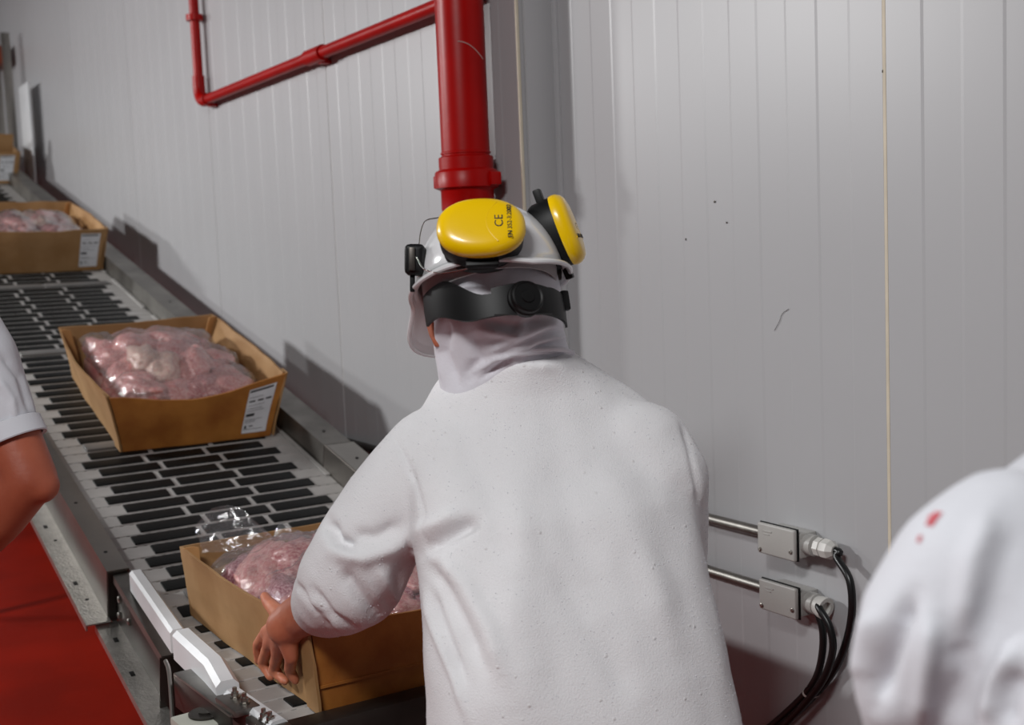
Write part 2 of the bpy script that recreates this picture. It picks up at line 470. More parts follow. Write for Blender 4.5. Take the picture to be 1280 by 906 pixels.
# ================================================================== RED PIPES
pr = root('sprinkler_riser', 'thick red vertical pipe with a coupling collar, behind the hard hat', 'pipe', (0, 0, 0))
pc = onY(578, 100, 1.46); PX, PY = pc.x, 1.46; r0 = .0585
zc = onY(582, 225, PY).z
link('upper_pipe', lathe_me((PX, PY, zc + .045), (0, 0, 1), [(0, r0), (WTOP - zc - .05, r0)], 40), M['red'], pr)
link('weld_ring', lathe_me((PX, PY, zc + .06), (0, 0, 1), [(0, r0), (.002, r0 + .002), (.005, r0 + .002), (.007, r0)], 40), M['red'], pr)
cp = link('coupling', lathe_me((PX, PY, zc - .075), (0, 0, 1), [(0, .060), (.004, .064), (.048, .064), (.052, .0665), (.056, .077), (.092, .077), (.096, .0745), (.100, .066), (.128, .066), (.132, .06)], 40), M['red'], pr)
for a in range(2):
    ang = math.radians(205 + 180 * a)
    link('bolt_pad', box_me((PX + math.cos(ang) * .078, PY + math.sin(ang) * .078, zc - .001), (.026, .03, .032), .005), M['red'], cp)
link('lower_pipe', lathe_me((PX, PY, .0), (0, 0, 1), [(0, .057), (zc - .07, .057)], 40), M['red'], pr)
# white paint scrape: an arc on the front of the riser
arc = []
for k in range(13):
    uu = 575 + 32 * k / 12; d = (uu - 578) / 33; a = math.asin(max(-.97, min(.97, d)))
    base = V((PX, PY, 0)) + V((FWD.x, FWD.y, 0)).normalized() * (-math.cos(a) * (r0 + .0004)) + V((RIGHT.x, RIGHT.y, 0)).normalized() * (math.sin(a) * (r0 + .0004))
    vv = 57 - 4 * math.sin(k / 12 * 2.2) + 14 * (k / 12) ** 2
    base.z = onY(uu, vv, PY).z; arc.append(base)
link('paint_scrape', tube_me(arc, .0012, 6), M['red_chip'], pr)

sp = root('sprinkler_branch', 'thin red pipe running along the wall and turning up', 'pipe', (0, 0, 0))
ys = YL - .048; rs = .0185
e0 = onY(250, 127, ys); e1 = onY(543, 10, ys); zz = (e0.z + e1.z) / 2; ex = e0.x
el = [V((ex, ys, zz + .10)), V((ex, ys, zz + .05)), V((ex + .015, ys, zz + .015)), V((ex + .05, ys, zz)), V((ex + .10, ys, zz))]
link('horizontal_run', tube_me([V((ex + .10, ys, zz)), V((PX - .02, ys, zz))], rs, 20), M['red'], sp)
link('vertical_run', tube_me([V((ex, ys, zz + .10)), V((ex, ys, WTOP - .1))], rs, 20), M['red'], sp)
link('elbow', tube_me(smooth_path(el), rs + .005, 20), M['red'], sp)
mid = onY(395, 76, ys).x
link('socket', tube_me([V((mid - .06, ys, zz)), V((mid + .06, ys, zz))], rs + .006, 20), M['red'], sp)
link('socket', tube_me([V((ex, ys, onY(242, 27, ys).z)), V((ex, ys, onY(242, 19, ys).z))], rs + .014, 20), M['red'], sp)
for xx in (mid + .02, ex + .09):
    link('wall_clip', box_me((xx, YL - .02, zz - .022), (.03, .05, .012), .003), M['red'], sp)

# ================================================================== CONVEYOR
AL = math.radians(13.4); KX, KZ = -2.5, .841
CA, SA = math.cos(AL), math.sin(AL)
SDIR, NDIR = V((-CA, 0, SA)), V((SA, 0, CA))


def P(s, y, h=0.):
    return V((KX - s * CA + h * SA, y, KZ + s * SA + h * CA)) if s >= 0 else V((KX - s, y, KZ + h))


def PI_(s, y, h=0.): return V((KX - s * CA + h * SA, y, KZ + s * SA + h * CA))


def sfx(x): return (KX - x) / CA
YB0, YB1 = .652, 1.30


def add_sweep(bm, prof, s0, s1, incl=True):
    q = [[PI_(s, y, h) for y, h in prof] for s in (s0, s1)]
    add_rings(bm, q)


def sweep_me(prof, s0, s1, bev=.001):
    bm = bmesh.new(); add_sweep(bm, prof, s0, s1); return to_mesh(bm, smooth=False)


def thick(pts, t):
    """open (y,h) polyline -> closed strip of thickness t"""
    out = []; pts = [V((a, b)) for a, b in pts]
    for sgn, seq in ((1, range(len(pts))), (-1, range(len(pts) - 1, -1, -1))):
        for i in seq:
            n = V((0, 0))
            for j in (i - 1, i):
                if 0 <= j < len(pts) - 1:
                    d = (pts[j + 1] - pts[j]).normalized(); n += V((-d.y, d.x))
            n.normalize(); out.append(pts[i] + n * (t / 2) * sgn * (1.3 if 0 < i < len(pts) - 1 else 1))
    return [(p.x, p.y) for p in out]


cv = root('inclined_conveyor', 'stainless inclined belt conveyor climbing to the far left along the wall', 'conveyor', (-2.9, .95, 0))
PITCH = .0627
S_END = 6.6
belt = link('conveyor_belt', sweep_me([(YB0, -.016), (YB1, -.016), (YB1, -.03), (YB0, -.03)], .0, S_END), M['rubber'], cv)
link('belt_underlay', box_me((KX + .34, (YB0 + YB1) / 2, KZ - .023), (.68, YB1 - YB0, .014), .002), M['rubber'], cv)
# one module row: plate with hinge knuckles, local x = along belt, y across, z up
bm = bmesh.new()
Wm = YB1 - YB0
add_box(bm, (0, 0, -.0075), XA, YA, ZA, PITCH - .0055, Wm, .015, .0012, 1)
nk = 26
for i in range(nk):
    add_box(bm, (PITCH / 2 - .0018, -Wm / 2 + (i + .25) * Wm / nk, -.0075), XA, YA, ZA, .0052, Wm / nk * .62, .0125)
module_me = to_mesh(bm, 'belt_module', smooth=False); module_me.materials.append(M['belt'])
bm = bmesh.new(); add_box(bm, (0, 0, 0), XA, YA, ZA, .0455, .160, .006, .0025, 2); insert_me = to_mesh(bm, 'rubber_insert'); insert_me.materials.append(M['rubber'])
bm = bmesh.new(); add_box(bm, (0, 0, 0), XA, YA, ZA, .050, .262, .010, .006, 2); cleat_me = to_mesh(bm, 'cleat'); cleat_me.materials.append(M['cleat'])
ROT = Matrix.Rotation(AL, 4, 'Y')     # local +x points down the slope


def row_matrix(i):
    s = (i + .5) * PITCH
    p = P(s, 0)
    return (Matrix.Translation(p) @ (ROT if s > 0 else Matrix()))


def put(name, me, mtx, par):
    o = bpy.data.objects.new(name, me); COL.objects.link(o); o.parent = par; o.matrix_basis = mtx
    return o


YAs = [.697 + .08 + k * .174 for k in range(3)]
NEAR_ROWS = range(-11, 50)
for i in NEAR_ROWS:
    R_ = row_matrix(i)
    put('belt_module', module_me, R_ @ Matrix.Translation(V((0, (YB0 + YB1) / 2, 0))), belt)
    if (i - 1) % 15 == 0:
        for yy in (.86, 1.128): put('cleat', cleat_me, R_ @ Matrix.Translation(V((0, yy, .004))), belt)
        continue
    off = 0 if i % 2 == 0 else .03
    for yy in YAs:
        put('rubber_insert', insert_me, R_ @ Matrix.Translation(V((0, yy + off, .0008))), belt)
# beyond the second carton the rows are a few pixels high: joined
bmA, bmB = bmesh.new(), bmesh.new()
for i in range(50, 104):
    R3 = row_matrix(i)
    ax, ay, az = R3.to_3x3() @ XA, YA, R3.to_3x3() @ ZA
    add_box(bmA, R3 @ V((0, (YB0 + YB1) / 2, -.0075)), ax, ay, az, PITCH - .003, Wm, .015)
    off = 0 if i % 2 == 0 else .03
    for yy in YAs: add_box(bmB, R3 @ V((0, yy + off, .0008)), ax, ay, az, .0455, .16, .006)
tag(link('far_belt_modules', to_mesh(bmA, smooth=False), M['belt'], belt), kind='stuff')
tag(link('far_rubber_inserts', to_mesh(bmB, smooth=False), M['rubber'], belt), kind='stuff')

# left channel
S1 = .262
lc = link('side_channel', sweep_me(thick([(.650, .006), (.602, .006), (.602, -.112), (.556, -.112)], .004), S1, S_END), M['steel'], cv)
lc2 = link('lower_flange', sweep_me(thick([(.603, -.1085), (.550, -.1085), (.550, -.122)], .004), S1 - .02, S_END), M['steel_wet'], cv)
bm_hole = lathe_me((0, 0, 0), (0, 0, 1), [(0, .0048), (.001, .0048)], 12); bm_hole.materials.append(M['black'])
bm_slot = box_me((0, 0, 0), (.020, .010, .0016), .0005); bm_slot.materials.append(M['black'])


def stick(name, me, p, par, rot=ROT):
    o = bpy.data.objects.new(name, me); COL.objects.link(o); o.parent = par
    o.matrix_basis = Matrix.Translation(p) @ rot
    return o


for s in np.arange(.36, 3.0, .30): stick('hole', bm_hole, P(s, .622, .0075), lc)
for s in np.arange(.36, 2.6, .34):
    stick('slot', bm_hole, P(s, .578, -.1070), lc2); stick('slot', bm_slot, P(s + .09, .572, -.1070), lc2)
# second, lower channel with recessed web and end plates
S2 = -.125
lc3 = link('infeed_channel', sweep_me(thick([(.656, -.002), (.614, -.002), (.614, -.018)], .004), S2, S1 - .006), M['steel_dull'], cv)
link('infeed_web', sweep_me(thick([(.622, -.004), (.622, -.120)], .004), S2, S1 - .006), M['steel_dark'], cv)
lf = link('infeed_flange', sweep_me(thick([(.623, -.118), (.572, -.118), (.572, -.132)], .004), -.40, S1 - .01), M['steel_wet'], cv)
link('channel_end_plate', sweep_me([(.603, .004), (.645, .004), (.645, -.115), (.603, -.115)], S1 - .004, S1 + .002), M['steel_dark'], cv)
stick('slot', bm_slot, PI_(.17, .596, -.1162), lf); stick('slot', bm_slot, PI_(.02, .592, -.1162), lf)
for s, h in ((.22, -.045), (.22, -.085), (.14, -.06)):
    link('web_bolt', lathe_me(P(s, .620, h), (0, -1, 0), [(0, .008), (.005, .008), (.007, .005)], 10), M['steel'], cv)
link('infeed_end_plate', sweep_me([(.608, -.002), (.660, -.002), (.660, -.16), (.608, -.16)], S2 - .004, S2 + .0), M['steel_dark'], cv)
# flat infeed side plate on the left
link('infeed_side_plate', box_me((KX + .36, .652, KZ - .085), (.66, .006, .13), .001), M['steel_dark'], cv)
# right rail, two lengths
link('guard_rail', sweep_me(thick([(1.306, -.04), (1.306, .068), (1.385, .068), (1.385, .03)], .004), sfx(-3.16), S_END), M['steel_dull'], cv)
rr = link('guard_rail', sweep_me(thick([(1.303, -.04), (1.303, .071), (1.388, .071), (1.388, .0)], .004), .0, sfx(-3.15)), M['steel'], cv)
link('rail_lip', tube_me([P(.02, 1.3035, .0725), P(sfx(-3.15), 1.3035, .0725)], .0028, 8), M['steel'], cv)
for s in (.55, .78, 1.25, 1.7, 2.3): stick('hole', bm_hole, P(s, 1.347, .0735 if s < .7 else .0708), rr)
link('right_skirt', sweep_me(thick([(1.306, -.04), (1.306, -.13)], .004), 0, S_END), M['steel_dark'], cv)
link('flat_guard_rail', box_me((KX + .36, 1.345, KZ + .035), (.70, .085, .075), .004), M['steel'], cv)
# wear strip along the belt's right edge
for i in range(5):
    a = .62 + i * .62
    link('wear_strip', sweep_me([(1.288, .001), (1.300, .001), (1.300, .006), (1.288, .006)], a, a + .5), M['belt'], cv)
# front end: cover bar and shaft
link('front_cover', box_me((KX + .725, .98, KZ - .018), (.05, .70, .07), .008), M['steel_dark'], cv)
link('front_shaft', tube_me([(KX + .66, .60, KZ - .06), (KX + .66, 1.36, KZ - .06)], .018, 14), M['steel_dark'], cv)
# legs
for (x, y) in ((-2.08, .72), (-2.08, 1.33), (-4.1, 1.33), (-5.95, .66), (-5.95, 1.33), (-8.3, .70), (-8.3, 1.33)):
    zt = P(max(0, sfx(x)), 0, 0).z - .09 - .05
    lg = link('leg', box_me((x, y, zt / 2 + .01), (.06, .06, zt - .02), .006), M['steel_dark'], cv)
    link('foot', lathe_me((x, y, 0), (0, 0, 1), [(0, .05), (.012, .05), (.02, .02), (.05, .015)], 16), M['black'], lg)
link('cross_brace', box_me((-5.95, 1.0, .55), (.05, .62, .05), .005), M['steel_dark'], cv)
link('return_guard', sweep_me([(.64, -.19), (1.31, -.19), (1.31, -.2), (.64, -.2)], .1, S_END), M['steel_dark'], cv)

# white plastic guides at the infeed
def guide(pts, wid, hgt, name='guide_strip', bev=.006):
    bm = bmesh.new(); pts = [V(p) for p in pts]; rings = []
    for i, p in enumerate(pts):
        d = (pts[min(i + 1, len(pts) - 1)] - pts[max(i - 1, 0)]).normalized()
        sd = d.cross(ZA).normalized(); b = bev
        rings.append([p + sd * x + ZA * z for x, z in ((-wid / 2, -hgt), (wid / 2, -hgt), (wid / 2, -b), (wid / 2 - b, 0), (-wid / 2 + b, 0), (-wid / 2, -b))])
    add_rings(bm, rings); return link(name, to_mesh(bm, angle=25), M['uhmw'], cv)


g_a, g_b = onZ(170, 712, .925), onZ(222, 786, .895)
guide([g_a, g_b], .030, .045)
guide([onZ(228, 786, .905), onZ(268, 822, .905), onZ(284, 850, .888)], .040, .055, 'guide_block', .009)
guide([onZ(290, 860, .875), onZ(348, 900, .87)], .032, .04)
# bracket assembly low left
bk = link('bracket_arm', box_me(onZ(262, 862, .862), (.26, .030, .008), .002), M['steel_dull'], cv)
b0, b1 = onZ(228, 840, .862), onZ(300, 893, .862)
dv = (b1 - b0).normalized()
bk.data = box_me((b0 + b1) / 2, ((b1 - b0).length, .034, .006), .002, dv, ZA.cross(dv), ZA); bk.data.materials.append(M['steel_dull'])
link('bracket_web', box_me((b0 + b1) / 2 - ZA * .03 - ZA.cross(dv) * .015, ((b1 - b0).length, .004, .06), .001, dv, ZA.cross(dv), ZA), M['steel_dark'], cv)
link('clamp_plate', box_me(onZ(297, 880, .868), (.085, .045, .012), .003, dv, ZA.cross(dv), ZA), M['steel_dull'], cv)
link('clamp_plate', box_me(onZ(336, 905, .858), (.085, .045, .012), .003, dv, ZA.cross(dv), ZA), M['steel_dull'], cv)
for (u, v, z) in ((294, 872, .874), (306, 879, .874), (330, 899, .864), (338, 903, .864)):
    link('bolt', lathe_me(onZ(u, v, z), (0, 0, 1), [(0, .009), (.003, .009), (.0035, .0065), (.010, .0065), (.0115, .004), (.018, .004)], 8), M['steel'], cv)
pq = onZ(217, 842, .86)
link('bracket_bent_rod', tube_me(smooth_path([onZ(207, 826, .868), onZ(211, 838, .86), onZ(214, 870, .83), onZ(216, 905, .80)]), .004, 8), M['steel'], cv)
# sensor box
sn = root('sensor_box', 'small cream sensor box with a dark round disc on top, at the conveyor corner', 'sensor', onZ(250, 905, .80))
q = onZ(248, 898, .835)
link('housing', box_me(q - ZA * .04, (.085, .07, .08), .006, dv, ZA.cross(dv), ZA), M['cream_box'], sn)
link('disc', lathe_me(onZ(258, 892, .836), (0, 0, 1), [(0, .030), (.003, .030), (.0035, .014), (.006, .014)], 28), M['steel_dark'], sn)
link('connector', box_me(q + dv * .062 - ZA * .035, (.035, .05, .06), .005, dv, ZA.cross(dv), ZA), M['black'], sn)
link('connector_cap', lathe_me(q + dv * .095 - ZA * .03, dv, [(-.012, .012), (.0, .012), (.004, .008)], 14), M['uhmw'], sn)
link('mount_plate', box_me(q - ZA * .10, (.06, .05, .05), .003, dv, ZA.cross(dv), ZA), M['steel_dark'], sn)

# ================================================================== CARTONS OF MEAT
lump_mes = []
for k in range(8):
    bm = bmesh.new(); bmesh.ops.create_icosphere(bm, subdivisions=4, radius=1)
    for v in bm.verts:
        n = v.co.normalized(); sd = k * 9.7
        v.co = n * (1 + .30 * noise.noise(n * 1.3 + V((sd, 0, 0))) + .16 * noise.noise(n * 2.9 + V((0, sd, 0))) + .07 * noise.noise(n * 6 + V((0, 0, sd))))
    lump_mes.append(to_mesh(bm, 'meat', angle=180))


def carton(label, mtx, L=.70, W=.455, Hh=.17, flare=.025, bulge=.018, sag=.02, lift=(0, 0, 0, 0), seed=0, lab=True, near_shade=True):
    """local +x runs to the near end, y across (towards the wall), z up. lift: corner heights nl, nr, fl, fr"""
    rn = random.Random(seed)
    c = root('carton', label, 'carton', mw=mtx, group='open cartons of bagged meat on the conveyor')
    T = .006

    def edge_h(a, corner0, corner1, sg):
        return Hh + corner0 * (1 - a) + corner1 * a - sg * math.sin(math.pi * a) ** 1.5 + .004 * noise.noise(V((a * 6, seed, corner0)))

    nl, nr, fl, fr = lift
    bow = lambda a, b: bulge * math.sin(math.pi * a) * (.25 + .75 * b)
    wob = lambda a, b, q: .004 * noise.noise(V((a * 5, b * 3, seed + q)))

    def side(sy, c0, c1, q):
        def f(a, b):
            x = -L / 2 + L * a; z = b * edge_h(a, c0, c1, sag * .25)
            return V((x * (1 + flare * .15 * b), sy * (W / 2 + flare * b ** 1.3 + bow(a, b) + wob(a, b, q)), z))
        return f

    def end(sx, c0, c1, q, sg):
        def f(a, b):
            y = (-W / 2 + W * a) * (1 + 2 * flare / W * b ** 1.3 * .985); z = b * edge_h(a, c0, c1, sg)
            return V((sx * (L / 2 + flare * .5 * b + bow(a, b) * .8 + wob(a, b, q)), y, z))
        return f

    sideL, sideR = side(-1, fl, nl, 1), side(1, fr, nr, 2)
    near, far = end(1, nl, nr, 3, sag), end(-1, fl, fr, 4, sag * .3)
    link('side_panel', panelgrid(sideL, 18, 7, T, lambda a, b: V((0, 1, 0))), M['card'], c, False)
    link('side_panel', panelgrid(sideR, 18, 7, T, lambda a, b: V((0, -1, 0))), M['card'], c, False)
    ne = link('end_panel', panelgrid(near, 18, 8, T, lambda a, b: V((-1, 0, 0))), M['card_shade'] if near_shade else M['card'], c, False)
    link('end_panel', panelgrid(far, 16, 7, T, lambda a, b: V((1, 0, 0))), M['card'], c, False)
    link('bottom_panel', box_me((0, 0, .005), (L - .004, W - .004, .008), .002), M['card_shade'], c, False)
    # corner flaps folded round the near and far corners
    for (fn, a0, a1, sy, cc) in ((sideL, .94, 1.0, -1, nl), (sideR, .94, 1.0, 1, nr)):
        def g(a, b, fn=fn, a0=a0, a1=a1, sy=sy):
            p = fn(a0 + (a1 - a0) * a, .02 + b * .985); return V((p.x + .010 * a, p.y + sy * .003, p.z))
        link('corner_flap', panelgrid(g, 3, 7, .005, lambda a, b, sy=sy: V((0, sy, 0))), M['card'], c, False)
    for sy, fn in ((-1, sideL), (1, sideR)):
        def g2(a, b, fn=fn):
            p = fn(.02, .08 + b * .93 + .02 * math.sin(a * 3)); return V((p.x + .012 * a + .01, p.y * (1 - .12 * a), p.z))
        link('inner_flap', panelgrid(g2, 4, 5, .004, lambda a, b: V((1, 0, 0))), M['card_in'], c, False)
    # lower fold line on the near end
    link('tape_seam', panelgrid(lambda a, b: near(a, .30 + .03 * b + .02 * math.sin(a * 2)) + V((.0035, 0, 0)), 14, 1, .003, lambda a, b: V((-1, 0, 0))), M['card_shade'], c, False) if not lab else None
    if lab:
        bm = bmesh.new()

        def quad(a0, a1, b0, b1, mi, lift_):
            nu = 4
            for i in range(nu):
                aa, ab = a0 + (a1 - a0) * i / nu, a0 + (a1 - a0) * (i + 1) / nu
                f = bm.faces.new([bm.verts.new(near(x, y) + V((lift_, 0, 0))) for x, y in ((aa, b0), (ab, b0), (ab, b1), (aa, b1))]); f.material_index = mi
        A0, A1, B0, B1 = .785, .955, .10, .90
        for j in range(6): quad(A0, A1, B0 + (B1 - B0) * j / 6, B0 + (B1 - B0) * (j + 1) / 6, 0, .0016)
        U = lambda t: A0 + (A1 - A0) * t
        Wb = lambda t: B0 + (B1 - B0) * t
        quad(U(.04), U(.9), Wb(.93), Wb(.97), 1, .0022)
        for t in (.08, .40, .70): quad(U(t), U(t + .22), Wb(.70), Wb(.735), 1, .0022)
        quad(U(.06), U(.38), Wb(.38), Wb(.44), 1, .0022)
        for t in (.80, .62, .55, .50, .30, .27, .24, .08): quad(U(.06), U(.06 + rn.uniform(.4, .85)), Wb(t), Wb(t + .008), 1, .0022)
        quad(U(.08), U(.16), Wb(.10), Wb(.17), 1, .0022); quad(U(.26), U(.42), Wb(.14), Wb(.16), 1, .0022)
        lb = link('label_sticker', to_mesh(bm, smooth=False), None, ne, False)
        lb.data.materials.append(M['paper']); lb.data.materials.append(M['ink'])
        tag(lb, 'white printed sticker with black text lines')
    return c, (L, W, Hh, flare)


def meat_bag(label, mtx, dims, mats, seed, top=.20, flap=None, dome=.05, nx=5, ny=4):
    rn = random.Random(seed); L, W, Hh, fl = dims
    b = root('meat_bag', label, 'meat bag', mw=mtx @ Matrix.Translation(V((0, 0, .012))), group='clear bags of meat in the cartons')
    ell = []; lx, ly = L - .05, W - .02
    for i in range(nx):
        for j in range(ny):
            x = -lx / 2 + lx * (i + .5) / nx + rn.uniform(-.02, .02); y = -ly / 2 + ly * (j + .5) / ny + rn.uniform(-.02, .02)
            ed = max(abs(x) / (lx / 2), abs(y) / (ly / 2)); zt = Hh - .05 + dome * (1 - ed ** 2.2)
            sx, sy, sz = rn.uniform(.075, .12), rn.uniform(.05, .075), rn.uniform(.035, .055)
            x = max(-lx / 2 + .11, min(lx / 2 - .11, x)); y = max(-ly / 2 + .080, min(ly / 2 - .080, y))
            me = lump_mes[rn.randrange(8)]; ms = mats[rn.randrange(len(mats))]
            o = bpy.data.objects.new('meat_piece', me); COL.objects.link(o); o.parent = b
            if not me.materials: me.materials.append(None)
            o.material_slots[0].link = 'OBJECT'; o.material_slots[0].material = ms
            rz = rn.uniform(-.7, .7)
            o.matrix_basis = Matrix.Translation(V((x, y, zt - sz))) @ Euler((rn.uniform(-.3, .3), rn.uniform(-.3, .3), rz)).to_matrix().to_4x4() @ Matrix.Diagonal(V((sx, sy, sz, 1)))
            ell.append((x, y, zt - sz, sx, sy, sz, rz))
    core = bmesh.new(); add_box(core, (0, 0, .04), XA, YA, ZA, lx - .04, ly - .03, max(.05, Hh - .10), .02, 3)
    link('meat_mass', to_mesh(core), mats[0], b, False)
    # film draped over the pieces
    NX, NY = 84, 64; g = np.zeros((NX, NY)); xs = np.linspace(-lx / 2, lx / 2, NX); yv = np.linspace(-ly / 2, ly / 2, NY)
    Xg, Yg = np.meshgrid(xs, yv, indexing='ij'); g[:] = Hh - .07
    for x, y, z, sx, sy, sz, rz in ell:
        dx, dy = Xg - x, Yg - y; c_, s_ = math.cos(rz), math.sin(rz)
        q = 1 - ((dx * c_ + dy * s_) / (sx * 1.16)) ** 2 - ((-dx * s_ + dy * c_) / (sy * 1.16)) ** 2
        g = np.maximum(g, np.where(q > 0, z + sz * 1.14 * np.sqrt(np.clip(q, 0, 1)), 0))
    for _ in range(5):
        p = np.pad(g, 1, mode='edge'); bl = (p[:-2, 1:-1] + p[2:, 1:-1] + p[1:-1, :-2] + p[1:-1, 2:] + p[1:-1, 1:-1] * 2) / 6
        g = np.maximum(bl, g * .65 + bl * .35)
    bm = bmesh.new(); vs = []
    for i in range(NX):
        row = []
        for j in range(NY):
            x, y = xs[i], yv[j]; nz = noise.noise(V((x * 16 + seed, y * 34, seed))); n2 = abs(noise.noise(V((x * 30 + y * 22, y * 9 - x * 9, seed + 5))))
            row.append(bm.verts.new((x, y, g[i, j] + .007 + .005 * nz + .006 * (1 - n2) ** 4)))
        vs.append(row)
    for i in range(NX - 1):
        for j in range(NY - 1): bm.faces.new((vs[i][j], vs[i + 1][j], vs[i + 1][j + 1], vs[i][j + 1]))
    link('plastic_film', to_mesh(bm, angle=180), M['film'], b, False)
    if flap:                       # loose standing mouth of the bag
        (a0, a1, hh) = flap; bm = bmesh.new(); nu, nv = 22, 10; G = []
        for i in range(nu + 1):
            t = i / nu; p = a0.lerp(a1, t); h = hh * (math.sin(math.pi * min(1, t * 1.25 + .18)) if t < .66 else max(0, (1 - t) * 1.4)) + .01
            G.append([bm.verts.new(p + V((-.03 * j / nv + .012 * noise.noise(V((t * 7, j * .5, seed))), .014 * noise.noise(V((t * 9, j * .35, seed + 3))), h * j / nv))) for j in range(nv + 1)])
        for i in range(nu):
            for j in range(nv): bm.faces.new((G[i][j], G[i + 1][j], G[i + 1][j + 1], G[i][j + 1]))
        link('bag_mouth', to_mesh(bm, angle=180), M['film'], b, False)
    return b


def frame(s, y, yaw=0., flat_x=None, h=.004):
    """matrix whose +x looks down the belt"""
    if flat_x is not None: return Matrix.Translation(V((flat_x, y, KZ + h))) @ Matrix.Rotation(yaw, 4, 'Z')
    return Matrix.Translation(P(s, y, h)) @ ROT @ Matrix.Rotation(yaw, 4, 'Z')


pale = [M['meat_pale'], M['meat_pale'], M['meat_fat'], M['meat_pale'], M['meat_red']]
red = [M['meat_red'], M['meat_dark'], M['meat_dark'], M['meat_pale']]
mt = frame(sfx(-3.43) + .36, 1.045, math.radians(-1.5))
_, dm = carton('open cardboard carton with white sticker, in the middle of the incline', mt, seed=3, lift=(.0, .028, .0, .015), sag=.034, W=.435, flare=.038)
meat_bag('clear plastic bag of pale pink meat in the middle carton on the incline', mt, dm, pale, 11, dome=.075)
mt = frame(sfx(-5.56) + .36, 1.06, math.radians(0))
_, dm = carton('open cardboard carton farther up the belt, cut by the left picture edge', mt, seed=8, lift=(.02, .02, .01, .01), sag=.004, near_shade=False)
meat_bag('clear plastic bag of pinkish meat in the carton farther up the belt', mt, dm, [M['meat_pale'], M['meat_red'], M['meat_fat'], M['meat_pale']], 23, dome=.04)
mt = frame(sfx(-7.80) + .36, 1.115, 0)
c0, dm = carton('farthest cardboard carton at the top left with a raised curved flap', mt, seed=15, lift=(.02, .02, .01, .01), sag=.0, near_shade=False)
link('open_flap', panelgrid(lambda a, b: V((.28 + .09 * b - .06 * b * b, -.23 + .46 * a, .185 + .12 * math.sin(b * 2.0) + .02 * math.sin(a * 5))), 10, 8, .005, lambda a, b: V((0, 0, 1))), M['card'], c0, False)
meat_bag('clear plastic bag of meat in the farthest carton', mt, dm, pale, 31, dome=.02, nx=5, ny=4)
mt = frame(0, .945, math.radians(0.5), flat_x=-2.165)
_, dm = carton('open cardboard carton held by the worker at the low end of the conveyor', mt, L=.70, W=.455, Hh=.150, seed=21, lift=(.0, .0, .0, .0), sag=.006, lab=False, flare=.012, bulge=.012)
meat_bag('clear plastic bag of dark red meat in the carton held by the worker', mt, dm, red, 41, dome=.072, flap=(V((-.335, -.20, .12)), V((-.20, .02, .13)), .085))

# far end: steel posts and guard plate
fr = root('steel_guard_frame', 'tall stainless posts with a pale guard plate at the far top of the conveyor', 'guard frame', (-8.2, 1.40, 0))
for (x, y) in ((-8.35, 1.44), (-8.75, 1.44), (-9.15, 1.22)):
    pst = link('post', box_me((x, y, 1.55), (.05, .05, 3.1), .005), M['steel'], fr); link('base_plate', box_me((x, y, .006), (.12, .12, .012), .002), M['steel_dark'], pst)
link('guard_plate', box_me((-8.02, 1.47, 2.42), (.30, .01, .62), .003), M['uhmw'], fr)
link('head_box', box_me((-8.75, 1.30, 3.0), (.36, .40, .12), .01), M['kerb'], fr)

# ================================================================== CONDUITS AND CABLES
def junction(u0, v0, u1, v1, label, glab, straight):
    yf = YR - .012
    p0, p1 = onY(u0, v0, YR - .065), onY(u1, v1, YR - .065); cxx, czz = (p0.x + p1.x) / 2, (p0.z + p1.z) / 2
    wx, hz = p1.x - p0.x, .060
    r = root('junction_box', label, 'junction box', (cxx, yf, czz), group='grey junction boxes on the right wall')
    link('body', box_me((cxx + .006, yf - .0225, czz - .002), (wx - .006, .045, hz - .012), .006), M['jbox'], r)
    link('gasket', box_me((cxx, yf - .0465, czz), (wx + .002, .003, hz + .002), .001), M['black'], r)
    ld = link('lid', box_me((cxx, yf - .0525, czz), (wx, .009, hz), .004, seg=3), M['jbox'], r)
    link('lid_boss', box_me((cxx - wx * .22, yf - .0573, czz + .016), (.024, .002, .003), .0008), M['jbox'], ld)
    link('lid_boss', box_me((cxx - wx * .24, yf - .0573, czz + .010), (.016, .002, .002), .0006), M['jbox'], ld)
    for sx, szz in ((-.042, -.022), (.040, -.012)):
        link('screw', lathe_me((cxx + sx, yf - .0565, czz + szz), (0, -1, 0), [(0, .0045), (.002, .0045), (.003, .003)], 10), M['steel'], ld)
    link('hub', lathe_me((cxx + wx / 2, yf - .024, czz), (1, 0, 0), [(0, .020), (.022, .020), (.024, .016)], 20), M['jbox'], r)
    cd = tag(link('conduit', tube_me([(-2.36, yf - .022, czz), (cxx - wx / 2, yf - .022, czz)], .0108, 16), M['steel_dull']), label.replace('grey junction box', 'steel conduit tube').replace('with', 'leading to the box with'), 'conduit', 'steel conduits on the right wall')
    return V((cxx + wx / 2 + .024, yf - .024, czz)), r


g1, j1 = junction(948, 656, 995, 698, 'upper grey junction box with a white cable gland', '', True)
g2, j2 = junction(950, 727, 997, 770, 'lower grey junction box with two cables leaving an open hub', '', False)
bm = bmesh.new()
add_lathe(bm, g1 - XA * .004, (1, 0, 0), [(0, .013), (.008, .013), (.008, .018), (.020, .018), (.020, .016), (.026, .019), (.040, .0185), (.046, .014), (.050, .011)], 8)
link('cable_gland', to_mesh(bm, angle=30), M['gland'], j1)
link('cable_collar', lathe_me(g2 - XA * .004, (1, 0, -.15), [(0, .017), (.018, .021), (.024, .021), (.024, .013), (.016, .012)], 20), M['gland'], j2)


def cable(pts, label, r=.0072):
    return tag(link('cable', tube_me(smooth_path(pts), r, 12), M['cable']), label, 'cable', 'black cables on the right wall')


